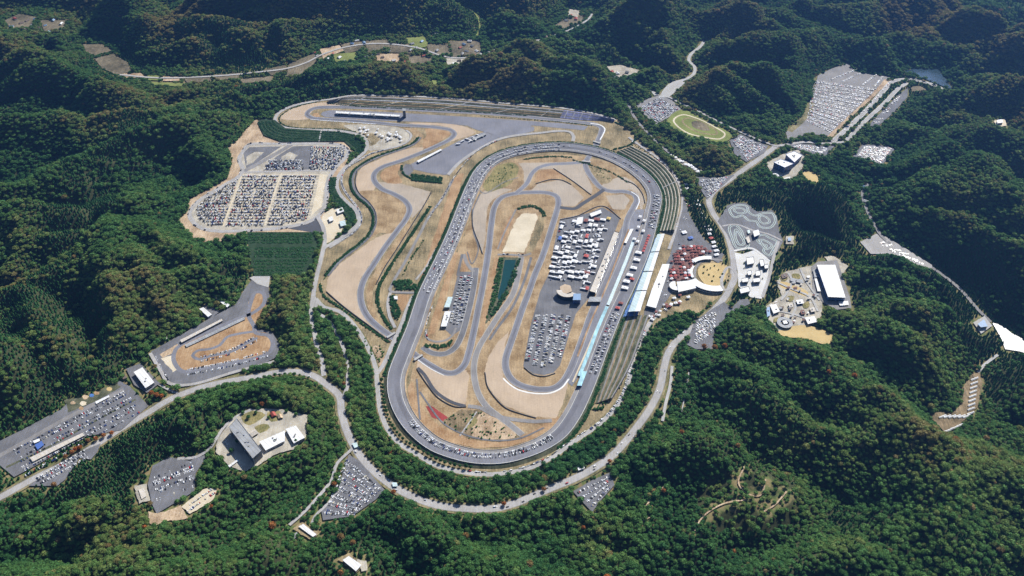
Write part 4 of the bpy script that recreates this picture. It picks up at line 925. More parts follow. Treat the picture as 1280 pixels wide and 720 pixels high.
# infield
building('infield_garage', 'pale blue roofed garage in the infield lot', 'garage', [(560,371),(566,371),(562,384),(555,384)], 0, 7, 'wall_white', 'roof_teal', 1)
building('infield_garage', 'white roofed long garage in the infield lot', 'garage', [(556,389),(564,389),(558,408),(551,408)], 0, 7, 'wall_white', 'roof_white', 1, units=3)
building('hairpin_shed', 'small white hut beside the green dip under the oval', 'hut', [(492,370),(497,370),(497,374),(493,374)], 0, 5, 'wall_white', 'roof_white', 1)
# road course pit boxes in the north
building('north_pit_building', 'very long low white roofed building on the north straight', 'pit building', [(420,138.6),(500,143.2),(500,146),(420,141.5)], 0, 7, 'wall_white', 'roof_white', 1, units=9, parapet=True)
building('north_tower', 'slim grey tower at the end of the long white building', 'tower', [(503,135.5),(507,135.5),(507,138.5),(503,138.5)], 0, 24, 'wall_grey', 'roof_grey', 5)
building('skid_pad_shelter', 'long thin dark roofed shelter along the skid pad edge', 'shelter', [(521,201),(551,186),(552.5,187.5),(523,203)], 0, 5, 'wall_white', 'roof_white', 1)
building('skid_pad_shelter', 'grey roofed shelter in the northern paddock', 'shelter', [(590,173),(606,166),(608,168),(592,175)], 0, 5, 'wall_grey', 'roof_grey', 1)
# east
building('museum', 'blue walled museum block with square white roof frame', 'museum', [(967,203),(976,199),(992,204.5),(981,209.5)], 0, 20, 'wall_blue', 'roof_white', 4, units=2, parapet=True)
building('museum_wing', 'white terraced wing behind the blue museum block', 'museum', [(982,193),(993,189),(1003,194),(993,203)], 0, 15, 'wall_blue', 'roof_white', 3, units=4, parapet=True)
building('museum_annexe', 'low white annexe in front of the blue museum', 'annexe', [(966,217),(972,216),(974,220),(968,222)], 0, 5, 'wall_white', 'roof_white', 1)
building('museum_annexe', 'low white entrance roof below the blue museum corner', 'annexe', [(979,223),(987,221),(989,226),(982,229)], 0, 5, 'wall_white', 'roof_white', 1)
building('exhibition_hall', 'large bright white roofed hall with blue walls among trees', 'hall', [(1021,331),(1044,331),(1057,372),(1035,371)], 0, 15, 'wall_blue', 'roof_white', 2)
building('hall_annexe', 'narrow white annexe on the west side of the big white hall', 'annexe', [(1018,348),(1021,348),(1026,364),(1022,364)], 0, 6, 'wall_white', 'roof_white', 1)
building('hall_annexe', 'low white block at the south corner of the big white hall', 'annexe', [(1048,377),(1060,376),(1061,381),(1050,382)], 0, 5, 'wall_white', 'roof_white', 1)
arc_building('ride_ring', 'dark ringed round ride with white hub in the amusement park', 'ride', (981,403), 9, 17, 0, 359, 0, 6, 'wall_grey', 'roof_grey', 24)
building('ride_hub', 'small white hub pavilion inside the round ride', 'pavilion', [(978,401),(983,400),(985,404),(980,405)], 0, 6, 'wall_white', 'roof_white', 1)
PK = [((962,381),(970,380),(975,389),(967,392),'roof_white',7,'wall_white','white pitched hall at the west corner of the amusement park'),((1006,397),(1018,395),(1022,402),(1010,405),'roof_white',7,'wall_white','white booth roof beside the yellow lawn'),
      ((988,347),(1004,350),(1004,354),(988,351),'roof_grey',5,'wall_grey','long grey roof among the sandy paths'),((958,385),(962,383),(963,394),(959,396),'roof_blue',6,'wall_blue','blue sided shed at the park gate'),
      ((976,343),(983,341),(985,346),(978,348),'roof_brown',5,'wall_cream','brown roofed hut beside the sandy ring'),((995,375),(1003,374),(1005,379),(997,380),'roof_white',6,'wall_white','white kiosk roof in the middle of the park square'),
      ((985,380),(990,379),(992,383),(987,384),'roof_cream',6,'wall_cream','cream kiosk near the round ride'),((1012,385),(1018,384),(1020,389),(1014,390),'roof_cream',6,'wall_cream','cream roofed stall on the east side of the park square'),
      ((1000,388),(1005,387),(1007,392),(1002,393),'roof_maroon',6,'wall_cream','maroon roofed stall near the yellow lawn'),((1016,337),(1022,336),(1024,346),(1018,347),'roof_grey',6,'wall_grey','grey yard shed against the big white hall')]
kr = random.Random(21)
for i in range(30):
    u = kr.uniform(964, 1022); v = kr.uniform(344, 402)
    if u < 975 and v < 372 or u > 1012 and v < 350: continue
    w = kr.uniform(2, 4.5); hh = kr.uniform(1.4, 2.8); rf = kr.choice(['roof_white', 'roof_grey', 'roof_cream', 'roof_maroon', 'roof_brown']); cn = {'roof_white': 'white', 'roof_grey': 'grey', 'roof_cream': 'cream', 'roof_maroon': 'maroon', 'roof_brown': 'brown'}[rf]
    building('park_stall', 'small %s roofed stall among the amusement park paths' % cn, 'stall', [(u, v), (u+w, v-.5), (u+w+.6, v+hh-.5), (u+.6, v+hh)], 0, kr.uniform(4, 7), 'wall_cream', rf, 1, '%s park stalls' % cn, win=None)
for a, b, c, d, rf, h, wl, lb in PK: building('park_building', lb, 'building', [a, b, c, d], 0, h, wl, rf, 1, units=1)
GB = [((933,322),(942,321),(943,329),(934,331),'white courtyard gatehouse with a dark opening'),((949,325),(954,324),(956,332),(951,333),'narrow white gatehouse near the kart field'),((955,331),(960,330),(961,335),(956,336),'small white ticket hut at the gate square'),
      ((934,339),(939,338),(940,343),(935,344),'tiny white kiosk in the middle of the gate square'),((944,339),(950,338),(951,344),(945,345),'square white kiosk in the gate square'),((927,348),(935,347),(936,352),(928,353),'white shop roof on the west edge of the gate square'),
      ((941,348),(950,347),(951,352),(942,353),'white shop roof on the south edge of the gate square'),((924,361),(936,358),(938,364),(926,367),'white station roof beside the red brick court')]
for a, b, c, d, lb in GB: building('gate_building', lb, 'building', [a, b, c, d], 0, 8, 'wall_grey', 'roof_white', 2, parapet=True)
building('kart_house', 'white and dark blue clubhouse in the kart field', 'clubhouse', [(941,289),(948,287),(950,293),(943,296)], 0, 9, 'wall_blue', 'roof_white', 2)
building('kart_hut', 'tiny green roofed hut in the kart field', 'hut', [(934,288),(937,287),(938,291),(935,292)], 0, 5, 'wall_white', 'roof_teal', 1)
building('kart_hut', 'cream start hut between two kart loops', 'hut', [(932,297),(936,295),(938,302),(935,304)], 0, 5, 'wall_cream', 'roof_cream', 1)
building('wood_cabin', 'small blue roofed cabin at the edge of the wood by the kart field', 'cabin', [(985,297),(989,297),(989,301),(985,301)], 6, 5, 'wall_white', 'roof_blue', 1)
building('ridge_hut', 'tiny white hut on the wooded ridge by the far lake', 'hut', [(1246,150),(1253,149),(1254,153),(1247,154)], 60, 6, 'wall_white', 'roof_white', 1)
building('valley_barn', 'pale blue roofed barn in the eastern valley', 'barn', [(1222,405),(1230,399),(1235,408),(1226,409)], -20, 7, 'wall_white', 'roof_blue', 1)
# south west
building('karting_pits', 'long narrow pale roof of the kart course pits', 'pit building', [(225,425),(277,398.5),(278.5,400.5),(227,428)], 0, 6, 'wall_grey', 'roof_cream', 1)
building('karting_stand', 'long low grey stand beside the kart course pits', 'stand', [(231,431),(305,396),(306.5,399),(233,434)], 0, 4, 'wall_grey', 'roof_grey', 1)
building('karting_office', 'white flat roofed office beside the kart yard', 'office', [(249,386),(254,384),(265,393),(260,396)], 0, 7, 'wall_white', 'roof_white', 2)
building('karting_garage', 'long blue and white roofed garage under the trees by the kart yard', 'garage', [(264,369),(269,367),(287,381),(284,384)], 0, 7, 'wall_blue', 'roof_white', 2)
building('karting_shed', 'tiny white shed on the edge of the kart course', 'shed', [(202,424),(210,420),(211,422),(203,426)], 0, 4, 'wall_white', 'roof_white', 1)
building('grid_shelter', 'thin white roofed shelter at the top of the kart course loop', 'shelter', [(328,391),(332,391),(330,402),(327,401)], 0, 4, 'wall_blue', 'roof_blue', 1)
building('welcome_hall', 'square white twin roofed hall at the end of the long car park', 'hall', [(167,465),(178,459),(193,478),(182,485)], 0, 10, 'wall_white', 'roof_white', 2, units=2)
building('welcome_shed', 'small tan shed beside the white twin roofed hall', 'shed', [(150,468),(155,466),(159,472),(154,474)], 0, 5, 'wall_cream', 'roof_brown', 1)
building('arrivals_canopy', 'long pale canopy along the south side of the long car park', 'canopy', [(37,572),(103,541),(106,544),(41,577)], 0, 5, 'wall_grey', 'roof_cream', 1)
building('bus_shelter', 'thin white shelter strip in the long car park', 'shelter', [(119,502),(136,494),(137,496),(120,505)], 0, 4, 'wall_white', 'roof_white', 1)
building('blue_marquee', 'bright blue roofed marquee in the long car park', 'marquee', [(43,556),(52,551),(55,556),(47,562)], 0, 5, 'wall_white', 'tent_blue', 1)
building('white_marquee', 'white roofed marquee next to the bright blue one', 'marquee', [(41,551),(49,548),(50,551),(43,554)], 0, 5, 'wall_white', 'tent_white', 1)
building('hotel_block', 'long grey flat roofed hotel tower with blue glass end', 'hotel', [(286,534),(296,523),(327,563),(316,573)], 20, 22, 'wall_grey', 'roof_grey', 6, units=5, parapet=True)
building('hotel_wing', 'low white hotel wing beside the grey tower', 'hotel', [(324,552),(356,538),(356,551),(332,563)], 20, 8, 'wall_white', 'roof_white', 2, units=3)
building('hotel_wing', 'white flat roofed pavilion at the east end of the hotel', 'hotel', [(357,536),(370,532),(381,547),(367,554)], 20, 8, 'wall_white', 'roof_white', 2, units=2)
building('hotel_porch', 'thin pale porch roof in the shade of the hotel tower', 'porch', [(285,582),(297,574),(298,576),(287,584)], 20, 4, 'wall_white', 'roof_white', 1)
building('hotel_cottage', 'red roofed cottage in the hotel garden', 'cottage', [(337,516),(343,514),(346,519),(340,521)], 20, 5, 'wall_cream', 'roof_red', 1, ridge=True)
building('hotel_cottage', 'orange roofed garden pavilion behind the hotel', 'cottage', [(346,518),(352,517),(354,522),(348,523)], 20, 5, 'wall_cream', 'dirt', 1, ridge=True)
building('hotel_cottage', 'cream garden house beside the grey hotel tower', 'cottage', [(310,541),(318,536),(323,541),(315,546)], 20, 6, 'wall_cream', 'roof_cream', 1, ridge=True)
building('gate_hut', 'tiny white hut beside the hotel car park', 'hut', [(173,612),(180,610),(183,620),(177,624)], 12, 4, 'wall_white', 'roof_cream', 1)
building('wood_shed', 'white roofed shed alone in the southern wood', 'shed', [(428,700),(436,695),(452,706),(445,714)], 2, 6, 'wall_white', 'roof_white', 1)
building('depot_shed', 'long white and blue shed at the end of the forest road', 'shed', [(373,658),(379,655),(396,668),(391,671)], 2, 5, 'wall_blue', 'roof_white', 1)
building('depot_hut', 'small grey hut beside the long white and blue shed', 'hut', [(364,669),(371,665),(374,669),(367,674)], 2, 4, 'wall_grey', 'roof_grey', 1)
building('road_kiosk', 'small white toll kiosk on the inside of the perimeter road', 'kiosk', [(721,582),(729,579),(731,585),(723,588)], 0, 5, 'wall_white', 'roof_white', 1)
building('road_kiosk', 'pale blue roofed kiosk on the perimeter road above the triangular car park', 'kiosk', [(440,554),(446,553),(448,558),(443,560)], 0, 4, 'wall_white', 'roof_teal', 1)
building('road_kiosk', 'pale blue roofed kiosk below the planted verge of the perimeter road', 'kiosk', [(490,603),(496,603),(497,608),(491,608)], 0, 4, 'wall_white', 'roof_teal', 1)
for i, (a, b, c, d) in enumerate((((420,262),(428,259),(430,264),(422,267)), ((424,277),(431,275),(433,281),(426,283)), ((410,272),(415,270),(417,275),(412,277)))):
    building('west_gate_hut', ['white roofed hut on the pale yard by the west gate', 'green roofed hut against the hedge by the west gate', 'small white booth at the west gate crossroads'][i], 'hut', [a, b, c, d], 0, 5, 'wall_white', ['roof_white', 'roof_teal', 'roof_white'][i], 1)
# low white tunnels in the eastern valley terraces
k = 0
for (u0, v0, u1, v1, n) in ((1218,473,1213,516,9), (1208,520,1178,520,6), (1200,531,1184,538,3)):
    for i in range(n):
        t = i/max(1, n-1); u, v = u0+(u1-u0)*t, v0+(v1-v0)*t
        a = (u-4.5, v+.8); b = (u+4.5, v-2.4); building('greenhouse', 'long white greenhouse tunnel on the valley terraces in the east', 'greenhouse', [a, b, (b[0]+.8, b[1]+2), (a[0]+.8, a[1]+2)], -34, 3.5, 'roof_white', 'roof_white', 1, 'greenhouse tunnels on the valley terraces', win=None, ridge=True)
# underpasses where the road course dives below the oval
def portal(u, v, ang, lb, w=20):
    x, y = W(u, v); e = tag(empty('underpass_portal', (x, y, 0), ang), lb, 'portal')
    for s in (-1, 1):
        V, F = [], []; box(V, F, (s*w/2, 0, 1.0), (2, 5, 3)); mesh_obj('abutment', V, F, 'concrete', e)
    V, F = [], []; box(V, F, (0, 0, 3.1), (w+2, 5.2, 1.2)); mesh_obj('lintel', V, F, 'concrete', e)
portal(489,420, .75, 'concrete underpass mouth below the west side of the oval'); portal(523,448, .75, 'concrete underpass mouth in the infield beside the back straight')
portal(746,179, -.5, 'concrete underpass mouth on the north side of the oval'); portal(733,203, -.2, 'concrete underpass mouth at the top of the infield')
# tyre barriers
def barrier(pts, lb, w=1.6):
    p = spline(wp(pts, 0), False, 6); c = p[len(p)//2].copy(); e = tag(empty('tyre_barrier', (c[0], c[1], .3)), lb, 'barrier'); q = p-c; q[:, 2] = 0
    wall_strip('tyre_stack', q, 0, w, 1.6, 'tyre', False, e); wall_strip('guard_rail', q, w*.9, .3, 1.2, 'steel', False, e)
barrier([(408,365),(425,380),(443,394),(466,411),(488,428)], 'dark tyre barrier behind the large western gravel trap')
barrier([(521,462),(533,480),(548,498),(569,509),(583,509)], 'dark tyre barrier below the pale infield gravel trap')
barrier([(606,466),(609,483),(619,498),(633,511),(652,518),(670,523)], 'dark tyre barrier around the south end of the U bend gravel')
barrier([(692,211),(715,226),(739,244)], 'straight dark barrier cutting across the northern infield gravel')
barrier([(670,230),(688,225),(702,225.5),(714,231)], 'short curved barrier beside the northern infield gravel')
barrier([(446,214),(444,228),(449,242),(460,252),(468,263),(470,277),(463,292)], 'long winding barrier along the western service track')
barrier([(539,241),(527,262),(510,289),(495,313),(480,336),(470,356)], 'long straight barrier beside the back straight bank')
barrier([(590,262),(591,284),(599,306),(603,318)], 'thin dark barrier west of the grey infield gravel')
barrier([(655,460),(667,469),(681,471),(694,467)], 'curved barrier around the south end of the infield car park')
barrier([(777,224),(793,231),(803,243),(806,254)], 'curved barrier behind the first corner gravel')
barrier([(700,275),(720,271),(753,258),(776,274)], 'dark fence along the north edge of the paddock')
# far villages
hseed = random.Random(5)
def house(u, v, z, lb, group, big=1.0):
    w, l = hseed.uniform(7, 11)*big, hseed.uniform(9, 16)*big; a = hseed.uniform(0, 3.14); x, y = W(u, v, z+3); h = hseed.uniform(4, 6.5)
    rf = hseed.choice(['roof_grey', 'roof_brown', 'roof_blue', 'roof_grey', 'roof_white', 'roof_red']); col = {'roof_grey': 'grey', 'roof_brown': 'brown', 'roof_blue': 'blue', 'roof_white': 'white', 'roof_red': 'red'}[rf]
    z = float(hz(np.array([x]), np.array([y]))[0])
    e = empty('house', (x, y, z), a); tag(e, '%s roofed house %s' % (col, lb), 'house', '%s %s' % (group, col))
    V, F = [], []; box(V, F, (0, 0, h/2-1), (l-1, w-1, h+2)); mesh_obj('wall', V, F, hseed.choice(['wall_white', 'wall_cream']), e)
    V = [(-l/2, -w/2, h), (l/2, -w/2, h), (l/2, w/2, h), (-l/2, w/2, h), (-l/2+1, 0, h+w*.3), (l/2-1, 0, h+w*.3)]; mesh_obj('roof', V, [(0, 1, 5, 4), (2, 3, 4, 5), (1, 2, 5), (3, 0, 4), (3, 2, 1, 0)], rf, e)
    for s in (-1, 1):
        for t in (-.25, .25):
            V, F = [], []; box(V, F, (t*l, s*(w/2-.45), h*.5), (1.8, .2, 1.4)); mesh_obj('window', V, F, 'glass_dark', e)
for u, v in ((18,22),(26,27),(33,24),(40,30),(30,35),(48,34),(22,40),(14,32),(56,30),(44,22),(60,38),(10,44),(76,28),(80,33),(66,24)): house(u, v, 0, 'in the village up the north west valley', 'village houses in the north west')
for u, v in ((446,49),(440,53),(455,52),(461,66),(466,68),(472,66),(458,70),(478,70),(515,53),(520,58),(527,50),(513,61),(538,45),(545,41),(575,58),(580,54),(587,50),(590,56),(596,62),(583,62),(594,68),(600,66),(578,66),(392,64),(396,68),(424,70),(430,75),(450,60),(486,62),(492,74),(506,76),(530,68),(546,62),(552,74),(566,78),(574,74),(598,74),(604,70),(410,72),(416,66)): house(u, v, 0, 'in the farm valley north of the circuit', 'farm valley houses')
for u, v in ((714,18),(720,22),(708,24),(683,45),(870,15),(884,18),(980,8),(1000,10),(1062,6),(1150,17),(1110,5)): house(u, v, 0, 'in a clearing of the far northern hills', 'far northern houses')
for u, v in ((1040,24),(765,88),(772,90),(780,93),(790,92),(768,95),(760,86),(784,89)): house(u, v, 0, 'on the pale yard between the northern hills', 'northern yard houses')
for u, v in ((1087,243),(1083,250),(1080,234)): house(u, v, -12, 'beside the eastern valley road', 'eastern valley houses')

# ================================================================== TENTS AND LORRIES
def mesh_of(V, F, m, mi=None):
    me = bpy.data.meshes.new('part'); me.from_pydata([tuple(map(float, v)) for v in V], [], F)
    for k in (m if isinstance(m, (list, tuple)) else [m]): me.materials.append(MATS[k])
    if mi: me.polygons.foreach_set('material_index', mi)
    me.update(); return me
TENT = {}
for c in ('white', 'red', 'maroon', 'blue', 'yellow'):
    V = [(-.5, -.5, 2.6), (.5, -.5, 2.6), (.5, .5, 2.6), (-.5, .5, 2.6), (-.5, -.5, 2.1), (.5, -.5, 2.1), (.5, .5, 2.1), (-.5, .5, 2.1), (0, 0, 3.6), (-.22, -.22, 3.0), (.22, -.22, 3.0), (.22, .22, 3.0), (-.22, .22, 3.0)]
    F = [(0, 1, 10, 9), (1, 2, 11, 10), (2, 3, 12, 11), (3, 0, 9, 12), (9, 10, 8), (10, 11, 8), (11, 12, 8), (12, 9, 8), (4, 5, 1, 0), (5, 6, 2, 1), (6, 7, 3, 2), (7, 4, 0, 3)]
    TENT[c] = mesh_of(V, F, 'tent_'+c)
LEG = mesh_of(*(lambda V, F: (box(V, F, (0, 0, 1.1), (.03, .03, 2.6)), (V, F))[1])([], []), 'steel')
def put(name, me, parent, loc=(0, 0, 0)):
    o = bpy.data.objects.new(name, me); o.location = loc; return link(o, parent)
def tent(x, y, z, a, sx, sy, c, lb, grp):
    e = empty('tent', (x, y, z), a); e.scale = (sx, sy, 1.5); tag(e, lb, 'tent', grp); put('canopy', TENT[c], e)
    for dx in (-.46, .46):
        for dy in (-.46, .46): put('leg', LEG, e, (dx, dy, 0))
def lorry_parts():
    V, F = [], []; box(V, F, (-1.2, 0, 2.45), (9.6, 2.5, 2.9)); tr = mesh_of(V, F, 'tent_white')
    V, F = [], []; box(V, F, (5.0, 0, 1.7), (2.2, 2.4, 2.6)); box(V, F, (-.2, 0, .75), (11.6, 1.6, .4)); cb = mesh_of(V, F, 'tent_white')
    V, F = [], []; box(V, F, (6.11, 0, 2.2), (.06, 2.1, .9)); gl = mesh_of(V, F, 'glass_dark')
    V, F = [], []
    n = 10
    for i in range(n):
        t = 6.283*i/n; V += [(.5*math.cos(t), -.15, .5*math.sin(t)), (.5*math.cos(t), .15, .5*math.sin(t))]
    F = [(2*i, 2*i+1, (2*i+3) % (2*n), (2*i+2) % (2*n)) for i in range(n)]+[tuple(range(0, 2*n, 2)), tuple(range(1, 2*n, 2))[::-1]]
    return tr, cb, gl, mesh_of(V, F, 'tyre')
LTR, LCB, LGL, LWH = lorry_parts()
def lorry(x, y, z, a, lb, grp, s=1.0):
    e = empty('lorry', (x, y, z), a); e.scale = (s, s, s); tag(e, lb, 'lorry', grp); put('trailer', LTR, e); c = put('cab', LCB, e); put('windscreen', LGL, c)
    for wx in (4.9, -3.2, -4.5):
        for wy in (-1.05, 1.05): put('wheel', LWH, e, (wx, wy, .5))
AZ = math.radians(72)      # direction of the pit straight
pr = random.Random(3)
def lerp(a, b, t): return (a[0]+(b[0]-a[0])*t, a[1]+(b[1]-a[1])*t)
for i in range(14):
    for j in range(9):
        l = lerp((700,280), (682,360), i/13.); rr_ = lerp((765,274), (738,362), i/13.); u, v = lerp(l, rr_, (j+.5)/9.2); u += pr.uniform(-1, 1); v += pr.uniform(-1, 1)
        if math.hypot(u-712, (v-284)*1.3) < 9 or v > 350 and u < 726 or pr.random() < .1: continue
        x, y = W(u, v); z = .9; a = AZ+(math.pi/2 if pr.random() < .75 else 0)+pr.gauss(0, .04)
        t = pr.random()
        if t < .42: lorry(x, y, z, a, 'white race transporter lorry parked in the crowded paddock', 'race transporters in the paddock', pr.uniform(.95, 1.15))
        else:
            c = pr.choices(['white', 'red', 'blue', 'maroon', 'yellow'], [74, 9, 3, 10, 4])[0]
            tent(x, y, z, a, pr.uniform(9, 16), pr.uniform(7, 10), c, '%s team awning between lorries in the paddock' % c, '%s paddock awnings' % c)
for i in range(15):
    u, v = lerp((756,284), (737,345), i/14.); x, y = W(u-3, v); tent(x, y, .9, AZ, 6, 6, 'white', 'small white awning in the row behind the pit building', 'awnings behind the pit building')
for i, (u, v) in enumerate(((798,317),(796,326),(792,336),(787,345),(783,353),(781,361))):
    x, y = W(u, v, 3.4); tent(x, y, 3.4, AZ+1.57, 15, 9, 'white', 'large white hospitality tent on the oval in front of the grandstand', 'hospitality tents on the oval straight')
for u, v, c in ((790,350,'red'),(776,380,'maroon'),(772,386,'red')):
    x, y = W(u, v, 3.4); tent(x, y, 3.4, AZ+1.57, 10, 7, c, '%s stall roof on the oval straight near the teal pit apron' % c, '%s stalls on the oval straight' % c)
for i in range(7):
    u, v = lerp((811,296), (804,315), i/6.); x, y = W(u, v, 3.6); tent(x, y, 3.6, AZ, 7, 6, 'red', 'bright red tent in the row before the main grandstand', 'red tents before the grandstand')
for u, v in ((800,272),(805,277),(798,285),(804,290),(793,300),(797,303)):
    x, y = W(u, v, 3.4); tent(x, y, 3.4, AZ, 8, 7, 'white', 'white tent on the oval beyond the red tent row', 'white tents at the straight end')
VP = np.array(wp([(843,316),(858,306),(885,311),(890,316),(876,321),(866,331),(862,350),(842,353),(834,345)]))
n_ = 0
for gx_ in np.arange(VP[:, 0].min(), VP[:, 0].max(), 8.5):
    for gy_ in np.arange(VP[:, 1].min(), VP[:, 1].max(), 9.5):
        x, y = gx_+pr.uniform(-1.5, 1.5), gy_+pr.uniform(-1.5, 1.5)
        if inpoly(np.array([x]), np.array([y]), VP)[0] and pr.random() < .8:
            c = 'maroon' if pr.random() < .72 else 'white' if pr.random() < .6 else 'red'; tent(x, y, .9, pr.choice([0, .4, .2]), pr.uniform(6, 8), pr.uniform(5, 7), c, '%s market stall tent on the maroon plaza' % c, '%s stalls on the maroon plaza' % c)
for i in range(18):
    t = i/17.; u, v = (857+t*32+8*math.sin(t*2.2), 232+t*88); u += pr.uniform(-2, 2); x, y = W(u, v); c = pr.choices(['white', 'maroon', 'red'], [70, 20, 10])[0]
    tent(x, y, .9, .3, pr.uniform(7, 13), pr.uniform(7, 9), c, '%s tent along the east approach road' % c, '%s tents on the east approach' % c)
x, y = W(863, 299); tent(x, y, .9, .3, 12, 9, 'blue', 'bright blue tent behind the grandstand', None); x, y = W(855, 292); tent(x, y, .9, .3, 12, 10, 'white', 'large white tent next to the bright blue tent', None)
for i in range(26):
    u, v = lerp((440,159), (505,172), pr.random()); u += pr.uniform(-8, 8); v += pr.uniform(-3, 8); x, y = W(u, v); tent(x, y, .9, pr.uniform(0, 3), pr.uniform(5, 8), pr.uniform(5, 7), 'white', 'small white stall tent in the north stall yard', 'stalls in the north yard')
for i in range(9):
    u, v = lerp((572,180), (602,169), pr.random()); u += pr.uniform(-4, 4); v += pr.uniform(-2, 5); x, y = W(u, v); lorry(x, y, 1, pr.uniform(0, 3), 'white lorry parked on the asphalt by the skid pad', 'lorries by the skid pad')
for i in range(22):
    u, v = lerp((805,400), (860,372), pr.random()); u += pr.uniform(-7, 7); v += pr.uniform(-5, 5); x, y = W(u, v)
    tent(x, y, .6, pr.uniform(0, 3), pr.uniform(5, 9), pr.uniform(4, 7), pr.choice(['white', 'white', 'maroon']), 'small stall tent at the south end of the grandstand', 'stalls south of the grandstand')
for i in range(14):
    u, v = lerp((838,195), (878,218), i/13.); v += pr.uniform(-1.5, 1.5); x, y = W(u, v); tent(x, y, .5, .5, pr.uniform(6, 12), 7, 'white', 'white tent on the strip below the horse ring wood', 'tents below the ring wood')

# ================================================================== CARS
CSC = 1.18
CARS = []   # x, y, z, heading, form, colour index, place
PAINTS = [('white', (.66, .66, .66), 38), ('silver', (.42, .44, .46), 22), ('black', (.015, .015, .018), 17), ('dark blue', (.02, .04, .14), 6), ('red', (.4, .02, .02), 4), ('grey', (.16, .17, .18), 8), ('cream', (.6, .55, .42), 3)]
cr = random.Random(9)
def add_car(x, y, z, h, place):
    if 'straight of the oval' in place and cr.random() < .62: CARS.append((x, y, z, h+cr.gauss(0, .02), 1, 0, place)); return
    if 'west car park' in place and cr.random() < .3: CARS.append((x, y, z, h, 0, cr.choice([2, 5, 3]), place)); return
    CARS.append((x, y, z, h+cr.gauss(0, .03)+(math.pi if cr.random() < .5 else 0), 0 if cr.random() < .68 else 1, cr.choices(range(len(PAINTS)), [p[2] for p in PAINTS])[0], place))
def row(a, b, place, z=0.0, occ=.85, gap=2.75, side=True, dz=1.0):
    ax, ay = W(a[0], a[1], z); bx, by = W(b[0], b[1], z); l = math.hypot(bx-ax, by-ay); h = math.atan2(by-ay, bx-ax)+(math.pi/2 if side else 0)
    for i in range(int(l/gap)):
        if cr.random() < occ: t = (i+.5)*gap/l; add_car(ax+(bx-ax)*t, ay+(by-ay)*t, z+dz, h, place)
def lot(a, b, c, d, n, place, z=0.0, occ=.85, pair=True, gap=2.75, side=True):
    for i in range(n):
        t = (i+.5)/n; p, q = lerp(a, d, t), lerp(b, c, t)
        row(p, q, place, z, occ, gap, side)
        if pair:
            t2 = t+.36/n; row(lerp(a, d, t2), lerp(b, c, t2), place, z, occ, gap, side)
def along(path, off, gap, place, z=0.0, occ=.8, i0=0, i1=None, dh=0.0, zf=None, jit=.4):
    n = normals(path)[i0:i1]; p = path[i0:i1]; seg = np.hypot(np.diff(p[:, 0]), np.diff(p[:, 1])); cum = np.concatenate([[0], np.cumsum(seg)])
    for d in np.arange(0, cum[-1], gap):
        if cr.random() > occ: continue
        o = off+cr.uniform(-jit, jit); nx, ny = np.interp(d, cum, n[:, 0]), np.interp(d, cum, n[:, 1])
        add_car(np.interp(d, cum, p[:, 0])+nx*o, np.interp(d, cum, p[:, 1])+ny*o, (zf(o) if zf else z), math.atan2(ny, nx)-math.pi/2+dh, place)
def sub(path, u0, v0, u1, v1):
    a = np.array(W(u0, v0)); b = np.array(W(u1, v1)); i = int(np.argmin(np.hypot(*(path[:, :2]-a).T))); j = int(np.argmin(np.hypot(*(path[:, :2]-b).T)))
    return (i, j+1) if i < j else (j, i+1)
LL = np.array(wp(LOT_LOOP)); LL = LL.mean(0)+(LL-LL.mean(0))*.93
for i in range(17):
    v = 220.6+i*3.75
    for k in (0, 1.5):
        for (ua, ub) in ((0, 1), (1, 2), (2, 3)):
            tt = (v+k-216)/66.; e0 = [302-100*tt, 303-22*tt, 353-21*tt, 399-14*tt]
            if True:
                n0 = len(CARS); row((e0[ua]+2, v+k), (e0[ub]-2, v+k), 'the big west car park', 0, .84 if k == 0 else .34)
                CARS[n0:] = [c for c in CARS[n0:] if inpoly(np.array([c[0]]), np.array([c[1]]), LL)[0]]
for i in range(9):
    row((389-i*.3, 184.5+i*3.2), (431-max(0, i-3)*2.6, 184.5+i*3.2), 'the big west car park', 0, .75); row((389-i*.3, 186+i*3.2), (431-max(0, i-3)*2.6, 186+i*3.2), 'the big west car park', 0, .7)
for i in range(4): row((336-i*2, 201+i*3.2), (380, 201+i*3.2), 'the big west car park', 0, .7); row((336-i*2, 202.5+i*3.2), (380, 202.5+i*3.2), 'the big west car park', 0, .6)
lp = spline(wp(LOT_LOOP), True, 8); along(lp, 3, 6, 'the big west car park', 1.0, .3)
a_, b_ = sub(OPATH, 536, 366, 700, 184)
for o in (-12.5, -3.5, .2, 9.5): along(OPATH, o, 7.0, 'the back straight of the oval', 0, .72, a_, b_, 0, lambda q: oval_z(q)+.1)
a_, b_ = sub(OPATH, 700, 184, 812, 232); along(OPATH, 3, 7, 'the north turn of the oval', 0, .3, a_, b_, .5, lambda q: oval_z(q)+.1)
a_, b_ = sub(OPATH, 818, 246, 810, 285)
for o in (0, 6, 11): along(OPATH, o, 3.2, 'the east side of the oval', 0, .6, a_, b_, 1.57, lambda q: oval_z(q)+.1)
a_, b_ = sub(OPATH, 768, 392, 738, 468)
for o in (-1, 5, 10): along(OPATH, o, 3.2 if o != 5 else 6, 'the start of the oval straight', 0, .62, a_, b_, 1.57 if o != 5 else 0, lambda q: oval_z(q)+.1)
a_, b_ = sub(OPATH, 512, 527, 690, 547)
along(OPATH, 1, 3.3, 'the south turn of the oval', 0, .85, a_, b_, 1.4, lambda q: oval_z(q)+.1); along(OPATH, -5.5, 3.3, 'the south turn of the oval', 0, .55, a_, b_, 1.4, lambda q: oval_z(q)+.1)
a_, b_ = sub(PS, 585, 591, 735, 540); along(PS, 4.6, 6.0, 'the service road below the oval', .75, .75, a_, b_)
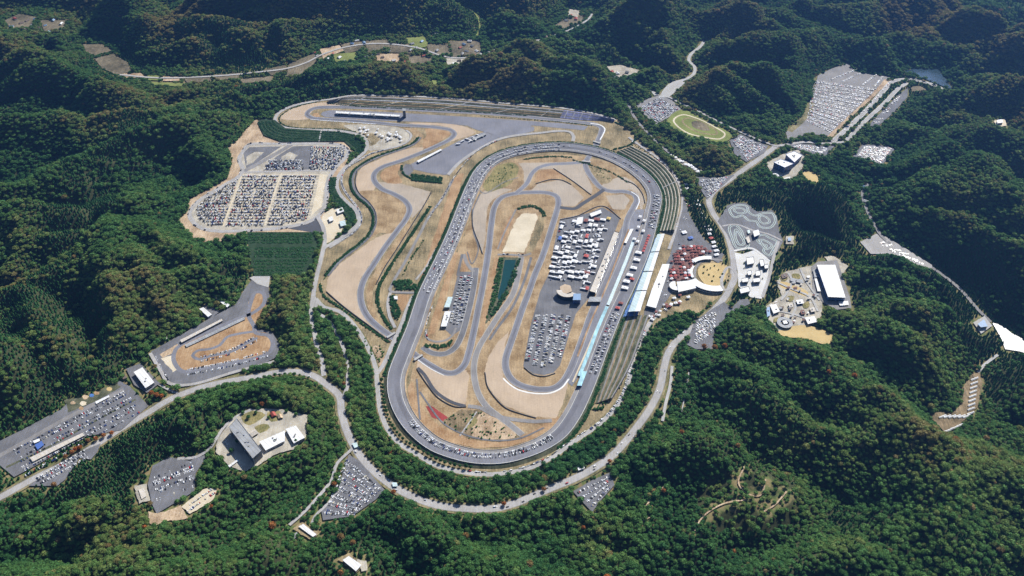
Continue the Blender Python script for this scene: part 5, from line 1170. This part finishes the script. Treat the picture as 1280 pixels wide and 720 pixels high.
a_, b_ = sub(PS, 740, 537, 808, 414); along(PS, 2.6, 3.2, 'the service road behind the brown terraces', .75, .8, a_, b_, 1.4)
a_, b_ = sub(PW2, 425, 300, 480, 188); along(PW2, -1, 6.5, 'the western service road', .85, .8, a_, b_)
a_, b_ = sub(PM, 437, 550, 905, 372); along(PM, 3, 26, 'the perimeter road', .85, .4, a_, b_); along(PM, -3, 30, 'the perimeter road', .85, .4, a_, b_)
a_, b_ = sub(PM, 330, 469, 392, 470); along(PM, -5, 7, 'the road by the kart course', .75, .5, a_, b_)
sv = spline(wp([(535,275),(553,248),(566,225),(585,200),(600,187),(622,176)]), False, 7); along(sv, 0, 6, 'the lane beside the back straight', .9, .85)
for k in range(6): lot((668+k*8.2-k*.2, 393), (668+k*8.2-k*.2+.01, 393), (654+k*7.2, 456-abs(k-2.5)*2), (654+k*7.2-.01, 456-abs(k-2.5)*2), 1, 'x') if False else None
for k in range(5):
    for s in (0, 2.9):
        u0 = 671+k*9.7+s; row((u0, 394), (u0-14+(k*.2), 461-abs(k-1.8)*5), 'the infield car park', 0, .8)
for s in (0, 5, 9.5, 14): row((577+s, 345), (563+s*.9, 406), 'the inner garage lot', 0, .6)
along(spline(wp([(540,384),(532,412),(535,424)]), False, 6), 0, 5, 'the inner garage lot', .9, .8)
for s in (0, 3.2, 8.5, 11.7, 17, 20.2, 25): row((18+s*.55, 590-40+s*1.25+14), (160+s*.62, 488+s*1.1), 'the long south west car park', 0, .6)
for s in (0, 3, 7): row((42+s*1.2, 601+s*.6), (108+s*1.2, 563+s*.9), 'the strip lot along the south west road', 0, .8)
for s, o in ((0, .2), (3, .8), (5, .75), (9.5, .7), (11.5, .6), (17, .15)): row((191+s*.15, 599+s*1.6), (243+s*.1, 578+s*1.75), 'the hotel car park', ZH, o)
for s in (0, 4): row((230+s, 637+s*.9), (266+s, 612+s), 'the gravel lot below the hotel', ZH, .7)
for i in range(7):
    t = (i+.3)/7.; a = lerp((434,572), (404,646), t); b = lerp((479,613), (442,646), t); row(a, b, 'the triangular car park', 0, .86)
    t += .052; a = lerp((434,572), (404,646), t); b = lerp((479,613), (442,646), t); row(a, b, 'the triangular car park', 0, .86)
for i in range(4):
    t = (i+.5)/4.; row(lerp((719,614), (742,637), t), lerp((763,594), (764,610), t), 'the sunken lot outside the perimeter road', -3, .75)
lot((800,134), (824,121), (848,137), (820,154), 7, 'the northern valley lot', 0, .85); lot((915,177), (926,170), (957,184), (934,201), 8, 'the lot by the horse ring', 0, .85)
lot((873,224), (913,221), (897,236), (885,248), 5, 'the lot beside the bridge road', 0, .8); lot((1019,97), (1062,83), (1107,97), (1098,110), 2, 'the big north east car park', 0, .85)
lot((1017,100), (1098,110), (1038,167), (1008,152), 13, 'the big north east car park', 0, .85); lot((1070,195), (1080,183), (1114,186), (1100,205), 7, 'the wooded eastern lot', 0, .75)
lot((1000,182), (1036,185), (1030,193), (990,184), 3, 'the lot beside the museum', 0, .7); lot((1090,303), (1100,296), (1158,333), (1130,322), 3, 'the eastern valley lot', -23, .6)
lot((872,400), (895,388), (895,412), (868,432), 6, 'the small lot east of the perimeter road', 0, .6); lot((1122,122), (1132,113), (1098,156), (1090,155), 3, 'the lane by the test strip', 0, .5)
for i in range(12):
    t = i/11.; row(lerp((700,284), (684,350), t), lerp((760,274), (738,352), t), 'the paddock', 0, .3, 3.2, cr.random() < .5)
for i in range(9): row(lerp((857,255), (826,385), i/8.), lerp((866,262), (840,392), i/8.), 'the vendor street', 0, .3, 3.5)
along(STRIP, 2, 6, 'the test strip', .95, .45); 
for q_, o_ in (([(235,466),(285,456),(335,443)], 7), ([(235,466),(285,456),(335,443)], -7), ([(250,450),(290,440),(320,424)], 6), ([(250,450),(290,440),(320,424)], -6)): along(spline(wp(q_), False, 6), o_, 3.1, 'the kart course', .9, .75, 0, None, 1.4)

along(spline(wp([(237,428),(300,399)]), False, 6), -6, 5, 'the kart course', .9, .5); along(spline(wp([(194,448),(210,477)]), False, 6), 2, 5, 'the kart course', .9, .7)
along(spline(wp([(600,240),(612,300)]), False, 8), 0, 40, 'the infield', .9, .5)
for q in ([(620,318),(655,319)], [(790,178),(822,200),(846,228)]): along(spline(wp(q), False, 8), 1, 9, 'the east approach road' if q[0][0] > 700 else 'the infield road', .95, .5)
def car_mesh(van, mats):
    V, F, mi = [], [], []
    l, w = (4.6, 1.8) if not van else (4.9, 1.95)
    zb, zt = (.8, 1.42) if not van else (1.0, 2.0)
    def loft(rings, m):
        b = len(V)
        for (x0, x1, hw, z) in rings: V.extend([(x0, -hw, z), (x1, -hw, z), (x1, hw, z), (x0, hw, z)])
        for k in range(len(rings)-1):
            for j in range(4): F.append((b+k*4+j, b+k*4+(j+1) % 4, b+k*4+4+(j+1) % 4, b+k*4+4+j)); mi.append(m)
        F.append(tuple(b+(len(rings)-1)*4+j for j in range(4))); mi.append(0)
    loft([(-l/2+.1, l/2-.1, w/2-.05, .3), (-l/2, l/2, w/2, .55), (-l/2+.05, l/2-.15, w/2-.06, zb)], 0)
    nb = len(F)
    if van: loft([(-l/2+.1, l/2-.75, w/2-.1, zb+.002), (-l/2+.25, l/2-1.35, w/2-.22, zt)], 1)
    else: loft([(-l/2+.45, l/2-1.1, w/2-.1, zb+.002), (-l/2+1.0, l/2-1.9, w/2-.28, zt)], 1)
    for x in (-l/2+.85, l/2-.85):
        for s in (-1, 1): box(V, F, (x, s*(w/2-.1), .32), (.62, .22, .62), 0, mi, 2)
    return V, F, mi
cf = bpy.data.collections.new('car_forms')
for v_ in (0, 1): V, F, mi = car_mesh(v_, None); cf.objects.link(bpy.data.objects.new('c%d' % v_, mesh_of(V, F, ['car_paint_mass', 'glass_dark', 'tyre'], mi)))
CM_ = []
for v_ in (0, 1): V, F, mi = car_mesh(v_, None); CM_.append((V, F, mi))
def split_car(V, F, mi, which, mats):
    fs = [f for f, m in zip(F, mi) if m in which]; us = sorted({i for f in fs for i in f}); mp = {o: n for n, o in enumerate(us)}
    return mesh_of([V[i] for i in us], [tuple(mp[i] for i in f) for f in fs], mats, [0 if m == which[0] else 1 for m in mi if m in which] if len(mats) > 1 else None)
CBODY = [split_car(*c, (0, 2), ['car_paint', 'tyre']) for c in CM_]; CGLASS = [split_car(*c, (1,), ['glass_dark']) for c in CM_]
AR = np.array([c[:3] for c in CARS]); cu, cv, cd = to_px(AR[:, 0], AR[:, 1], AR[:, 2])
vis = (cu > 2) & (cu < 1278) & (cv > 2) & (cv < 718); od = np.argsort(np.where(vis, cd, 1e9))
big = set(od[:300].tolist())
for i in big:
    x, y, z, h, f, p, pl = CARS[i]; nm = 'van' if f else 'car'
    e = empty('parked_'+nm, (x, y, z), h); e.scale = (CSC, CSC, CSC); c = PAINTS[p]; lb = '%s %s parked in %s' % (c[0], nm, pl) if pl[-3:] not in ('val', 'ace') else '%s %s parked on %s' % (c[0], nm, pl)
    if 'road' in pl or 'oval' in pl: lb = lb.replace('parked in', 'standing on').replace('parked on', 'standing on')
    tag(e, lb, nm, lb); b = put('body', CBODY[f], e); b.color = (*c[1], 1); put('windows', CGLASS[f], e)
def instancer_late(): pass

# ================================================================== TREES
def crown_mesh(kind, seed, mats, trunk=True):
    R = random.Random(seed); bm = bmesh.new()
    def blob(c, r, sq, sub=1, jit=.22):
        b2 = bmesh.ops.create_icosphere(bm, subdivisions=sub, radius=1)
        for v in b2['verts']:
            k = 1+R.uniform(-jit, jit); v.co = Vector((c[0]+v.co.x*r*k, c[1]+v.co.y*r*k, c[2]+v.co.z*r*sq*k))
    def leaf(p, s):
        n = Vector((R.gauss(0, 1), R.gauss(0, 1), R.gauss(0, 1)+.6)).normalized(); t = n.orthogonal().normalized(); b = n.cross(t)
        a = R.uniform(0, 6.28); t, b = t*math.cos(a)+b*math.sin(a), b*math.cos(a)-t*math.sin(a)
        bm.faces.new([bm.verts.new(p+t*s), bm.verts.new(p-t*s*.6+b*s*.7), bm.verts.new(p-t*s*.6-b*s*.7)])
    if kind == 'broad':
        blob((0, 0, 1.75), .62, .8)
        n = R.randint(6, 9)
        for i in range(n):
            a = 6.28*i/n+R.uniform(-.4, .4); d = R.uniform(.42, .68); blob((math.cos(a)*d, math.sin(a)*d, R.uniform(1.25, 1.85)), R.uniform(.3, .46), R.uniform(.7, .95))
        for i in range(3): blob((R.uniform(-.35, .35), R.uniform(-.35, .35), R.uniform(2.05, 2.4)), R.uniform(.26, .4), .8)
        for i in range(230):
            a = R.uniform(0, 6.28); e = R.uniform(-.2, 1.45); d = R.uniform(.85, 1.12)
            leaf(Vector((math.cos(a)*math.cos(e)*d, math.sin(a)*math.cos(e)*d, 1.6+.85*math.sin(e)*d)), R.uniform(.1, .22))
    elif kind == 'conifer':
        for k in range(6):
            z0 = .7+k*.45; r = .78*(1-k/6.6)
            n = 11; top = bm.verts.new((R.uniform(-.05, .05), R.uniform(-.05, .05), z0+.95)); ring = []
            for i in range(n):
                a = 6.28*i/n+k; rr = r*(R.uniform(.72, 1.15)); ring.append(bm.verts.new((math.cos(a)*rr, math.sin(a)*rr, z0+R.uniform(-.12, .12))))
            for i in range(n): bm.faces.new([top, ring[i], ring[(i+1) % n]])
        for i in range(90):
            k = R.random(); a = R.uniform(0, 6.28); r = .8*(1-k)*R.uniform(.8, 1.15)
            leaf(Vector((math.cos(a)*r, math.sin(a)*r, .8+k*2.5)), R.uniform(.07, .16))
    else:  # shrub
        blob((0, 0, .5), .8, .75, 1, .25)
        for i in range(4): blob((R.uniform(-.6, .6), R.uniform(-.6, .6), R.uniform(.35, .8)), R.uniform(.3, .5), .9, 1, .25)
        for i in range(50):
            a = R.uniform(0, 6.28); leaf(Vector((math.cos(a)*R.uniform(.3, 1), math.sin(a)*R.uniform(.3, 1), R.uniform(.3, 1.2))), R.uniform(.08, .2))
    me = bpy.data.meshes.new('crown'); bm.to_mesh(me); bm.free()
    for k in mats: me.materials.append(MATS[k])
    return me
def trunk_mesh(h, r, seed):
    R = random.Random(seed); V, F = [], []
    rings = [(0, 0, -.5, r*1.25), (0, 0, .15, r), (R.uniform(-.04, .04), R.uniform(-.04, .04), h*.6, r*.75), (R.uniform(-.06, .06), R.uniform(-.06, .06), h, r*.35)]
    for x, y, z, q in rings:
        for i in range(6): V.append((x+q*math.cos(i*1.047), y+q*math.sin(i*1.047), z))
    for k in range(3):
        for i in range(6): F.append((k*6+i, k*6+(i+1) % 6, k*6+6+(i+1) % 6, k*6+6+i))
    for j in range(3):                                    # limbs
        a = R.uniform(0, 6.28); b = len(V); z0 = h*R.uniform(.5, .75); e = (math.cos(a)*.5, math.sin(a)*.5, z0+.5)
        for i in range(3): V.append((.06*r/.1*math.cos(i*2.1), .06*r/.1*math.sin(i*2.1), z0))
        for i in range(3): V.append((e[0]+.02*math.cos(i*2.1), e[1]+.02*math.sin(i*2.1), e[2]))
        for i in range(3): F.append((b+i, b+(i+1) % 3, b+3+(i+1) % 3, b+3+i))
    me = bpy.data.meshes.new('trunk'); me.from_pydata(V, [], F); me.materials.append(MATS['bark']); me.update(); return me
NB, NC, NS = 6, 3, 3
def join_tree(cm, tm):
    bm = bmesh.new(); bm.from_mesh(cm); n = len(bm.faces); bm.from_mesh(tm); bm.faces.ensure_lookup_table()
    for i in range(n, len(bm.faces)): bm.faces[i].material_index = 1
    me = bpy.data.meshes.new('wood_tree'); bm.to_mesh(me); bm.free(); me.materials.append(cm.materials[0]); me.materials.append(MATS['bark']); return me
protos = bpy.data.collections.new('tree_forms')
for i in range(NB): protos.objects.link(bpy.data.objects.new('f%02d' % i, join_tree(crown_mesh('broad', i, ['foliage_wood']), trunk_mesh(1.5, .1, i))))
for i in range(NC): protos.objects.link(bpy.data.objects.new('f%02d' % (NB+i), join_tree(crown_mesh('conifer', 50+i, ['foliage_wood']), trunk_mesh(2.2, .09, i))))
for i in range(NS): protos.objects.link(bpy.data.objects.new('f%02d' % (NB+NC+i), crown_mesh('shrub', 80+i, ['foliage_wood'])))
def instancer(name, pts, attrs, coll, kind='stuff', parent=None):
    me = bpy.data.meshes.new(name); me.vertices.add(len(pts)); me.vertices.foreach_set('co', np.asarray(pts, float).ravel())
    for k, (typ, arr) in attrs.items():
        a = me.attributes.new(k, typ, 'POINT'); arr = np.asarray(arr)
        key = {'FLOAT': 'value', 'INT': 'value', 'FLOAT_VECTOR': 'vector', 'FLOAT_COLOR': 'color'}[typ]
        a.data.foreach_set(key, arr.ravel())
    o = link(bpy.data.objects.new(name, me), parent); o['kind'] = kind
    g = bpy.data.node_groups.new(name, 'GeometryNodeTree')
    g.interface.new_socket('Geometry', in_out='INPUT', socket_type='NodeSocketGeometry'); g.interface.new_socket('Geometry', in_out='OUTPUT', socket_type='NodeSocketGeometry')
    N = g.nodes; L = g.links; gi = N.new('NodeGroupInput'); go = N.new('NodeGroupOutput'); ip = N.new('GeometryNodeInstanceOnPoints')
    ci = N.new('GeometryNodeCollectionInfo'); ci.inputs['Collection'].default_value = coll; ci.inputs['Separate Children'].default_value = True; ci.inputs['Reset Children'].default_value = True
    def na(n, t):
        x = N.new('GeometryNodeInputNamedAttribute'); x.data_type = t; x.inputs[0].default_value = n
        return [s for s in x.outputs if s.enabled and s.name == 'Attribute'][0]
    L.new(gi.outputs[0], ip.inputs['Points']); L.new(ci.outputs[0], ip.inputs['Instance']); ip.inputs['Pick Instance'].default_value = True
    L.new(na('form', 'INT'), ip.inputs['Instance Index']); L.new(na('scl', 'FLOAT_VECTOR'), ip.inputs['Scale'])
    rx = N.new('FunctionNodeEulerToRotation') if hasattr(bpy.types, 'FunctionNodeEulerToRotation') else None
    if rx: L.new(na('rot', 'FLOAT_VECTOR'), rx.inputs[0]); L.new(rx.outputs[0], ip.inputs['Rotation'])
    else: L.new(na('rot', 'FLOAT_VECTOR'), ip.inputs['Rotation'])
    L.new(ip.outputs[0], go.inputs[0])
    md = o.modifiers.new('scatter', 'NODES'); md.node_group = g
    return o
# woodland
SPC = 6.5
def in_woods(x, y):
    m = np.zeros(x.shape, bool)
    for q in WOODS: m |= inpoly(x, y, np.array(wp(q)))
    near = np.zeros(x.shape, bool)
    return m
gx, gy = np.meshgrid(np.arange(-2290, 2290, SPC), np.arange(490, 4200, SPC))
gx = gx.ravel()+rng.uniform(-.42, .42, gx.size)*SPC; gy = gy.ravel()+rng.uniform(-.42, .42, gy.size)*SPC
gz = hz(gx, gy); pu, pv, pd = to_px(gx, gy, gz+6)
keep = (pu > -110) & (pu < 1390) & (pv > -60) & (pv < 790) & (~is_clear(gx, gy) | in_woods(gx, gy))
gx, gy, gz, pu, pv, pd = [a[keep] for a in (gx, gy, gz, pu, pv, pd)]
con = fbm(gx/260, gy/260, 70, 3)+.12*rng.normal(size=gx.size)
aut = fbm(gx/180+9, gy/180, 80, 3)
hrel = np.clip(gz/60, -.5, 1.2)
isC = con > .3
patch = fbm(gx/420, gy/420, 90, 2)
tint = np.where(isC, rng.uniform(.04, .28, gx.size), np.clip(.39+.34*aut+.12*hrel+.12*patch+.12*np.clip((gy-2100)/700, 0, 1)+.07*rng.normal(size=gx.size), .1, .73))
odd = rng.random(gx.size); tint = np.where(~isC & (odd < .008+.06*np.clip(aut-.1, 0, 1)), rng.uniform(.62, .8, gx.size), tint)
tint = np.where(~isC & (odd > .9993), rng.uniform(.84, .95, gx.size), tint)
cl = np.exp(-((pu-935)**2/60**2+(pv-625)**2/38**2)); tint = np.where(cl > .35, np.clip(.5+.08*rng.normal(size=gx.size), .3, .62), tint); isC = isC & (cl < .35)
thin = (cl > .3) & (rng.random(gx.size) < .5)
r = np.where(isC, rng.uniform(2.9, 3.9, gx.size), np.clip(np.exp(rng.normal(1.33, .28, gx.size)+.36*patch), 2.3, 7.2))
hgt = np.where(isC, rng.uniform(1.9, 2.8, gx.size), r*rng.uniform(.5, .85, gx.size))
form = np.where(isC, NB+rng.integers(0, NC, gx.size), rng.integers(0, NB, gx.size))
rz = rng.uniform(0, 6.28, gx.size)
# rows of planted trees along the roads (things of their own)
TREES = []   # (x, y, z, r, h, kind, seed, tint, label, group)
def tree_row(path, off, step, r, kind, tn, label, i0=0, i1=None, jit=.8):
    n = normals(path); p = path[i0:i1]; n = n[i0:i1]; s = 0.0; last = 0
    seg = np.hypot(np.diff(p[:, 0]), np.diff(p[:, 1])); cum = np.concatenate([[0], np.cumsum(seg)])
    for d in np.arange(0, cum[-1], step):
        x = np.interp(d, cum, p[:, 0])+np.interp(d, cum, n[:, 0])*off+random.uniform(-jit, jit); y = np.interp(d, cum, p[:, 1])+np.interp(d, cum, n[:, 1])*off+random.uniform(-jit, jit)
        u, v, _ = to_px(x, y, 3)
        if not (-5 < u < 1285 and -5 < v < 725): continue
        q = r*random.uniform(.8, 1.2); TREES.append((x, y, float(hz(np.array([x]), np.array([y]))[0]), q, q*random.uniform(1, 1.3), kind, random.randrange(NB), tn+random.uniform(-.06, .06), label, label))
def sub(path, u0, v0, u1, v1):
    a = np.array(W(u0, v0)); b = np.array(W(u1, v1)); i = int(np.argmin(np.hypot(*(path[:, :2]-a).T))); j = int(np.argmin(np.hypot(*(path[:, :2]-b).T)))
    return (i, j+1) if i < j else (j, i+1)
i0, i1 = sub(PS, 472, 478, 590, 592); tree_row(PS, 10.5, 10.5, 3.3, 'broad', .16, 'small dark tree in the row between the service road and the oval bank', i0, i1)
i0, i1 = sub(PM, 438, 548, 740, 588); tree_row(PM, 12, 11, 2.6, 'broad', .55, 'small olive roadside tree on the verge inside the perimeter road', i0, i1)
i0, i1 = sub(PM, 330, 469, 392, 469); tree_row(PM, -11, 11, 3.2, 'broad', .3, 'small tree in the row beside the road to the kart course', i0, i1)
for u, v, rr, tn in ((343,666,6.5,.93),(342,662,4,.86),(418,606,4.6,.93),(426,672,6,.8),(441,678,5,.84),(548,648,4.2,.97),(582,667,5.5,.82),(426,717,5,.9),(184,665,3.6,1.0),(190,493,5.5,.96),(196,495,5.2,.95),(202,496,4.6,.98),(100,560,4.4,.97),(90,566,4.4,.94),(95,562,4.4,1),(82,571,4,.92),(130,545,4.4,.94),(140,542,4.4,.97),(120,549,4.4,.95),(110,551,4,.9),(68,607,5,.86),(880,435,6,.9),(893,436,6,.88),(905,437,5.4,.92),(762,577,4,.95),(492,616,4.5,.94),(630,630,4,.96),(430,480,4,.9),(422,472,4,.86),(1062,485,5,.95),(1030,482,4.5,.96),(320,512,4,.92),(330,514,4.6,.94),(338,512,4.6,.9),(345,514,4.4,.95),(313,530,4,.3),(306,524,3.6,.35),(322,524,3.4,.3),(338,530,3.2,.4),(300,560,4.4,.2),(292,572,4.4,.25),(346,560,4,.3),(372,560,4,.25),(360,522,3.4,.4),(372,526,3.6,.35),(850,552,5,.9),(920,566,5,.85),(760,715,6,1),(205,380,4,.92),(680,612,4,.9),(730,655,4,.95),(830,612,4.4,.92)):
    x, y = W(u, v, 4); TREES.append((x, y, float(hz(np.array([x]), np.array([y]))[0]), rr, rr*1.0, 'broad', random.randrange(NB), tn, 'lone rust orange autumn tree standing out of the green wood' if tn > .7 else 'small green garden tree in the grounds of the grey hotel', 'rust orange autumn trees' if tn > .7 else 'garden trees around the hotel'))
for u, v in ((880,334),(884,338),(888,336),(893,333),(879,342),(886,344),(892,346),(898,338),(900,347),(890,352),(903,343),(911,346),(910,351),(930,336),(938,346),(946,333),(955,340),(940,356),(930,330),(953,349)):
    x, y = W(u, v); TREES.append((x, y, .2, random.uniform(1.4, 2.4), random.uniform(1.2, 2), 'broad', random.randrange(NB), .25, 'small dark tree on the yellow plaza' if u < 915 else 'small dark tree between the white gate buildings', 'plaza trees' if u < 915 else 'gate square trees'))
need = 300-len(TREES)
inview = (pu > 4) & (pu < 1276) & (pv > 4) & (pv < 716)
order = np.argsort(-(np.where(inview, r*hgt/pd**2, 0)))[:max(0, need)]
def zone(u):
    return 'in the wood below the hotel car park' if u < 330 else 'in the wood around the white roofed shed' if u < 500 else 'on the wooded slope outside the perimeter road bend' if u < 800 else 'on the hillside crossed by winding dirt tracks' if u < 1000 else 'on the big rounded hill in the south east'
for i in order:
    c = 'dark conifer' if isC[i] else ('deep green broadleaf tree' if tint[i] < .34 else 'mid green broadleaf tree' if tint[i] < .52 else 'olive green broadleaf tree' if tint[i] < .7 else 'brownish orange autumn tree')
    lb = 'big %s %s' % (c, zone(pu[i])); TREES.append((gx[i], gy[i], gz[i], r[i], hgt[i], 'conifer' if isC[i] else 'broad', int(form[i] if not isC[i] else form[i]-NB), float(tint[i]), lb, lb))
msk = ~thin; msk[order] = False
pts = np.stack([gx, gy, gz-.3], 1)[msk]
instancer('woodland', pts, {'tint': ('FLOAT', tint[msk]), 'form': ('INT', form[msk].astype(np.int32)), 'scl': ('FLOAT_VECTOR', np.stack([r, r, hgt], 1)[msk]), 'rot': ('FLOAT_VECTOR', np.stack([rng.normal(0, .05, gx.size), rng.normal(0, .05, gx.size), rz], 1)[msk])}, protos)
print('woodland trees', msk.sum())
crB = [crown_mesh('broad', i, ['foliage_tree']) for i in range(NB)]; crC = [crown_mesh('conifer', 50+i, ['foliage_tree']) for i in range(NC)]
trB = [trunk_mesh(1.5, .1, i) for i in range(NB)]; trC = [trunk_mesh(2.2, .09, i) for i in range(NC)]
for (x, y, z, q, h, kind, s, tn, lb, grp) in TREES:
    nm = 'conifer_tree' if kind == 'conifer' else 'autumn_tree' if tn > .7 else 'broadleaf_tree'
    e = empty(nm, (x, y, z-.3), random.uniform(0, 6.28)); e.scale = (q, q, h); tag(e, lb, 'tree', grp)
    t = bpy.data.objects.new('trunk', (trC if kind == 'conifer' else trB)[s % 3 if kind == 'conifer' else s]); link(t, e)
    c = bpy.data.objects.new('crown', (crC if kind == 'conifer' else crB)[s % 3 if kind == 'conifer' else s]); c.color = (min(1, tn), 0, 0, 1); link(c, e)
# shrubs: hedged terraces and scrub (uncountable)
SH = []
def hedge_line(pts, w, n_per_m, z=0, size=1.6, tn=.12, path=None):
    p = spline(wp(pts, z), False, 6) if path is None else path; n = normals(p)
    seg = np.hypot(np.diff(p[:, 0]), np.diff(p[:, 1])); cum = np.concatenate([[0], np.cumsum(seg)]); k = int(cum[-1]*n_per_m)
    for d in rng.uniform(0, cum[-1], k):
        o = rng.uniform(-w/2, w/2); SH.append((np.interp(d, cum, p[:, 0])+np.interp(d, cum, n[:, 0])*o, np.interp(d, cum, p[:, 1])+np.interp(d, cum, n[:, 1])*o, np.interp(d, cum, p[:, 2])-.1, size*rng.uniform(.7, 1.3), tn+rng.uniform(-.08, .1)))
def scrub(poly, dens, size=1.6, tn=.3, z=0):
    P = np.array(wp(poly, z)); a, b = P.min(0), P.max(0); n = int((b[0]-a[0])*(b[1]-a[1])*dens)
    x = rng.uniform(a[0], b[0], n); y = rng.uniform(a[1], b[1], n); m = inpoly(x, y, P)
    for q, w in zip(x[m], y[m]): SH.append((q, w, z+.2, size*rng.uniform(.6, 1.4), tn+rng.uniform(-.1, .1)))
for k, t in enumerate((.14, .34, .54, .74, .92)):          # planted banks north of the west car park
    A = [(344,152),(347,156.5),(357,161),(380,163),(420,164.5),(438,168),(449,173),(456,181),(454,189)]; B = [(322,153),(328,166),(340,174),(352,177),(400,176.5),(428,176.5),(438,180),(446,187),(448,193)]
    hedge_line([(a[0]+(b[0]-a[0])*t, a[1]+(b[1]-a[1])*t) for a, b in zip(A, B)], 5, 2.6, size=2.3, tn=.02)
for v0 in (293.5, 297, 300.5, 304, 311.5, 315, 318.5, 322, 327, 331, 335, 339, 343):
    hedge_line([(312 if v0 < 310 else 318, v0), (391 if v0 < 310 else 394-(v0-310)*.5, v0-.4)], 7, 1.5, size=2.6, tn=.16)
hedge_line([(417,222),(415,235),(419,246),(428,256),(437,264),(441,273),(437,281)], 16, 2.6, size=2.6, tn=.08)
hedge_line([(502,207),(503,215),(511,222),(530,227),(553,229)], 5, 1.2, size=1.8, tn=.1)
scrub([(514,218),(553,222),(551,229),(514,226)], .16, 2.2, .14)
hedge_line([(647,262),(656,258.5),(668,258.5),(677,264),(681,271)], 9, 1.8, size=2, tn=.08)
scrub([(531,425),(534,430),(550,432),(567,425),(562,433),(548,437),(531,434)], .15, 2, .14)
hedge_line([(716,200),(733,205),(752,211),(770,219),(786,229)], 5, 1.0, size=1.7, tn=.14)
hedge_line([(655,199),(690,196),(715,197)], 6, 1.1, size=1.8, tn=.2)
hedge_line([(538,258),(520,285),(500,315),(484,340),(474,358),(472,378),(480,398),(490,412)], 7, 2.0, size=1.9, tn=.1)
hedge_line([(486,428),(464,413),(442,397),(420,381),(404,369),(400,355)], 5, 1.4, size=1.8, tn=.12)
hedge_line([], 6, 1.8, size=2.0, tn=.08, path=PW3+normals(PW3)*6.5)
hedge_line([(396,128),(380,131),(365,136),(352,144),(349,150),(356,157),(380,160.5),(420,161.5),(445,165)], 3, .8, size=1.6, tn=.14)
hedge_line([(600,145),(650,149),(700,152.5),(740,157)], 2.5, .5, size=1.3, tn=.2)
hedge_line([(768,153),(786,160),(794,168),(792,178),(780,184),(766,187)], 5, 1.2, size=2, tn=.1)
hedge_line([(404,350),(425,325),(447,309),(462,296),(468,282)], 2.5, .5, size=1.4, tn=.25)
hedge_line([(503,345),(515,322),(530,300)], 4, .5, size=1.6, tn=.2)
scrub([(492,352),(513,350),(523,362),(494,363)], .1, 3, .15)
scrub([(487,372),(493,368),(501,392),(496,404),(489,390)], .1, 2.5, .08)
scrub([(624,322),(630,324),(621,372),(607,405),(612,380)], .09, 2.2, .25); scrub([(646,326),(650,324),(645,345),(634,370),(617,395),(608,405),(616,388),(633,362)], .09, 2.4, .12)
scrub([(553,527),(575,514),(600,515),(650,547),(620,552),(585,548)], .012, 1.8, .3)
scrub([(466,436),(476,432),(484,448),(470,455),(455,425),(440,402)], .025, 1.8, .4)
scrub([(740,512),(752,515),(790,452),(800,428),(794,436),(775,485)], .06, 2.2, .2)
scrub([(836,395),(862,392),(866,405),(830,430),(805,452),(800,480),(785,505),(788,470),(797,440),(812,410)], .05, 3, .22)
scrub([(780,186),(792,178),(820,200),(842,225),(850,258),(846,262),(836,228),(815,205)], .03, 1.6, .2)
for q in ([(602,228),(612,218),(640,204),(646,212),(630,232)], [(736,209),(745,209),(764,222),(755,228)], [(302,520),(318,514),(332,520),(318,530),(308,532)]): scrub(q, .012, 1.4, .4)
i0, i1 = sub(OPATH, 484, 470, 690, 556)
hedge_line([], 10, 2.6, size=2.2, tn=.1, path=(OPATH+normals(OPATH, True)*23)[i0:i1])
hedge_line([(410,129.5),(450,133.5),(520,136.8),(600,141),(660,145)], 2.5, .9, size=1.5, tn=.06)
if SH:
    A = np.array(SH); n = len(A); rr = A[:, 3]
    instancer('shrubs', A[:, :3], {'tint': ('FLOAT', np.clip(A[:, 4], 0, 1)), 'form': ('INT', (NB+NC+rng.integers(0, NS, n)).astype(np.int32)), 'scl': ('FLOAT_VECTOR', np.stack([rr, rr, rr*rng.uniform(.8, 1.3, n)], 1)), 'rot': ('FLOAT_VECTOR', np.stack([0*rr, 0*rr, rng.uniform(0, 6.28, n)], 1))}, protos)
    print('shrubs', n)

rest = [i for i in range(len(CARS)) if i not in big]
A = AR[rest]; n = len(rest); print('cars', n+300)
instancer('parked_cars_beyond', A, {'paint': ('FLOAT_COLOR', np.array([(*PAINTS[CARS[i][5]][1], 1) for i in rest])), 'form': ('INT', np.array([CARS[i][4] for i in rest], np.int32)), 'scl': ('FLOAT_VECTOR', np.full((n, 3), CSC)), 'rot': ('FLOAT_VECTOR', np.array([(0, 0, CARS[i][3]) for i in rest]))}, cf)
haze(HAZE)
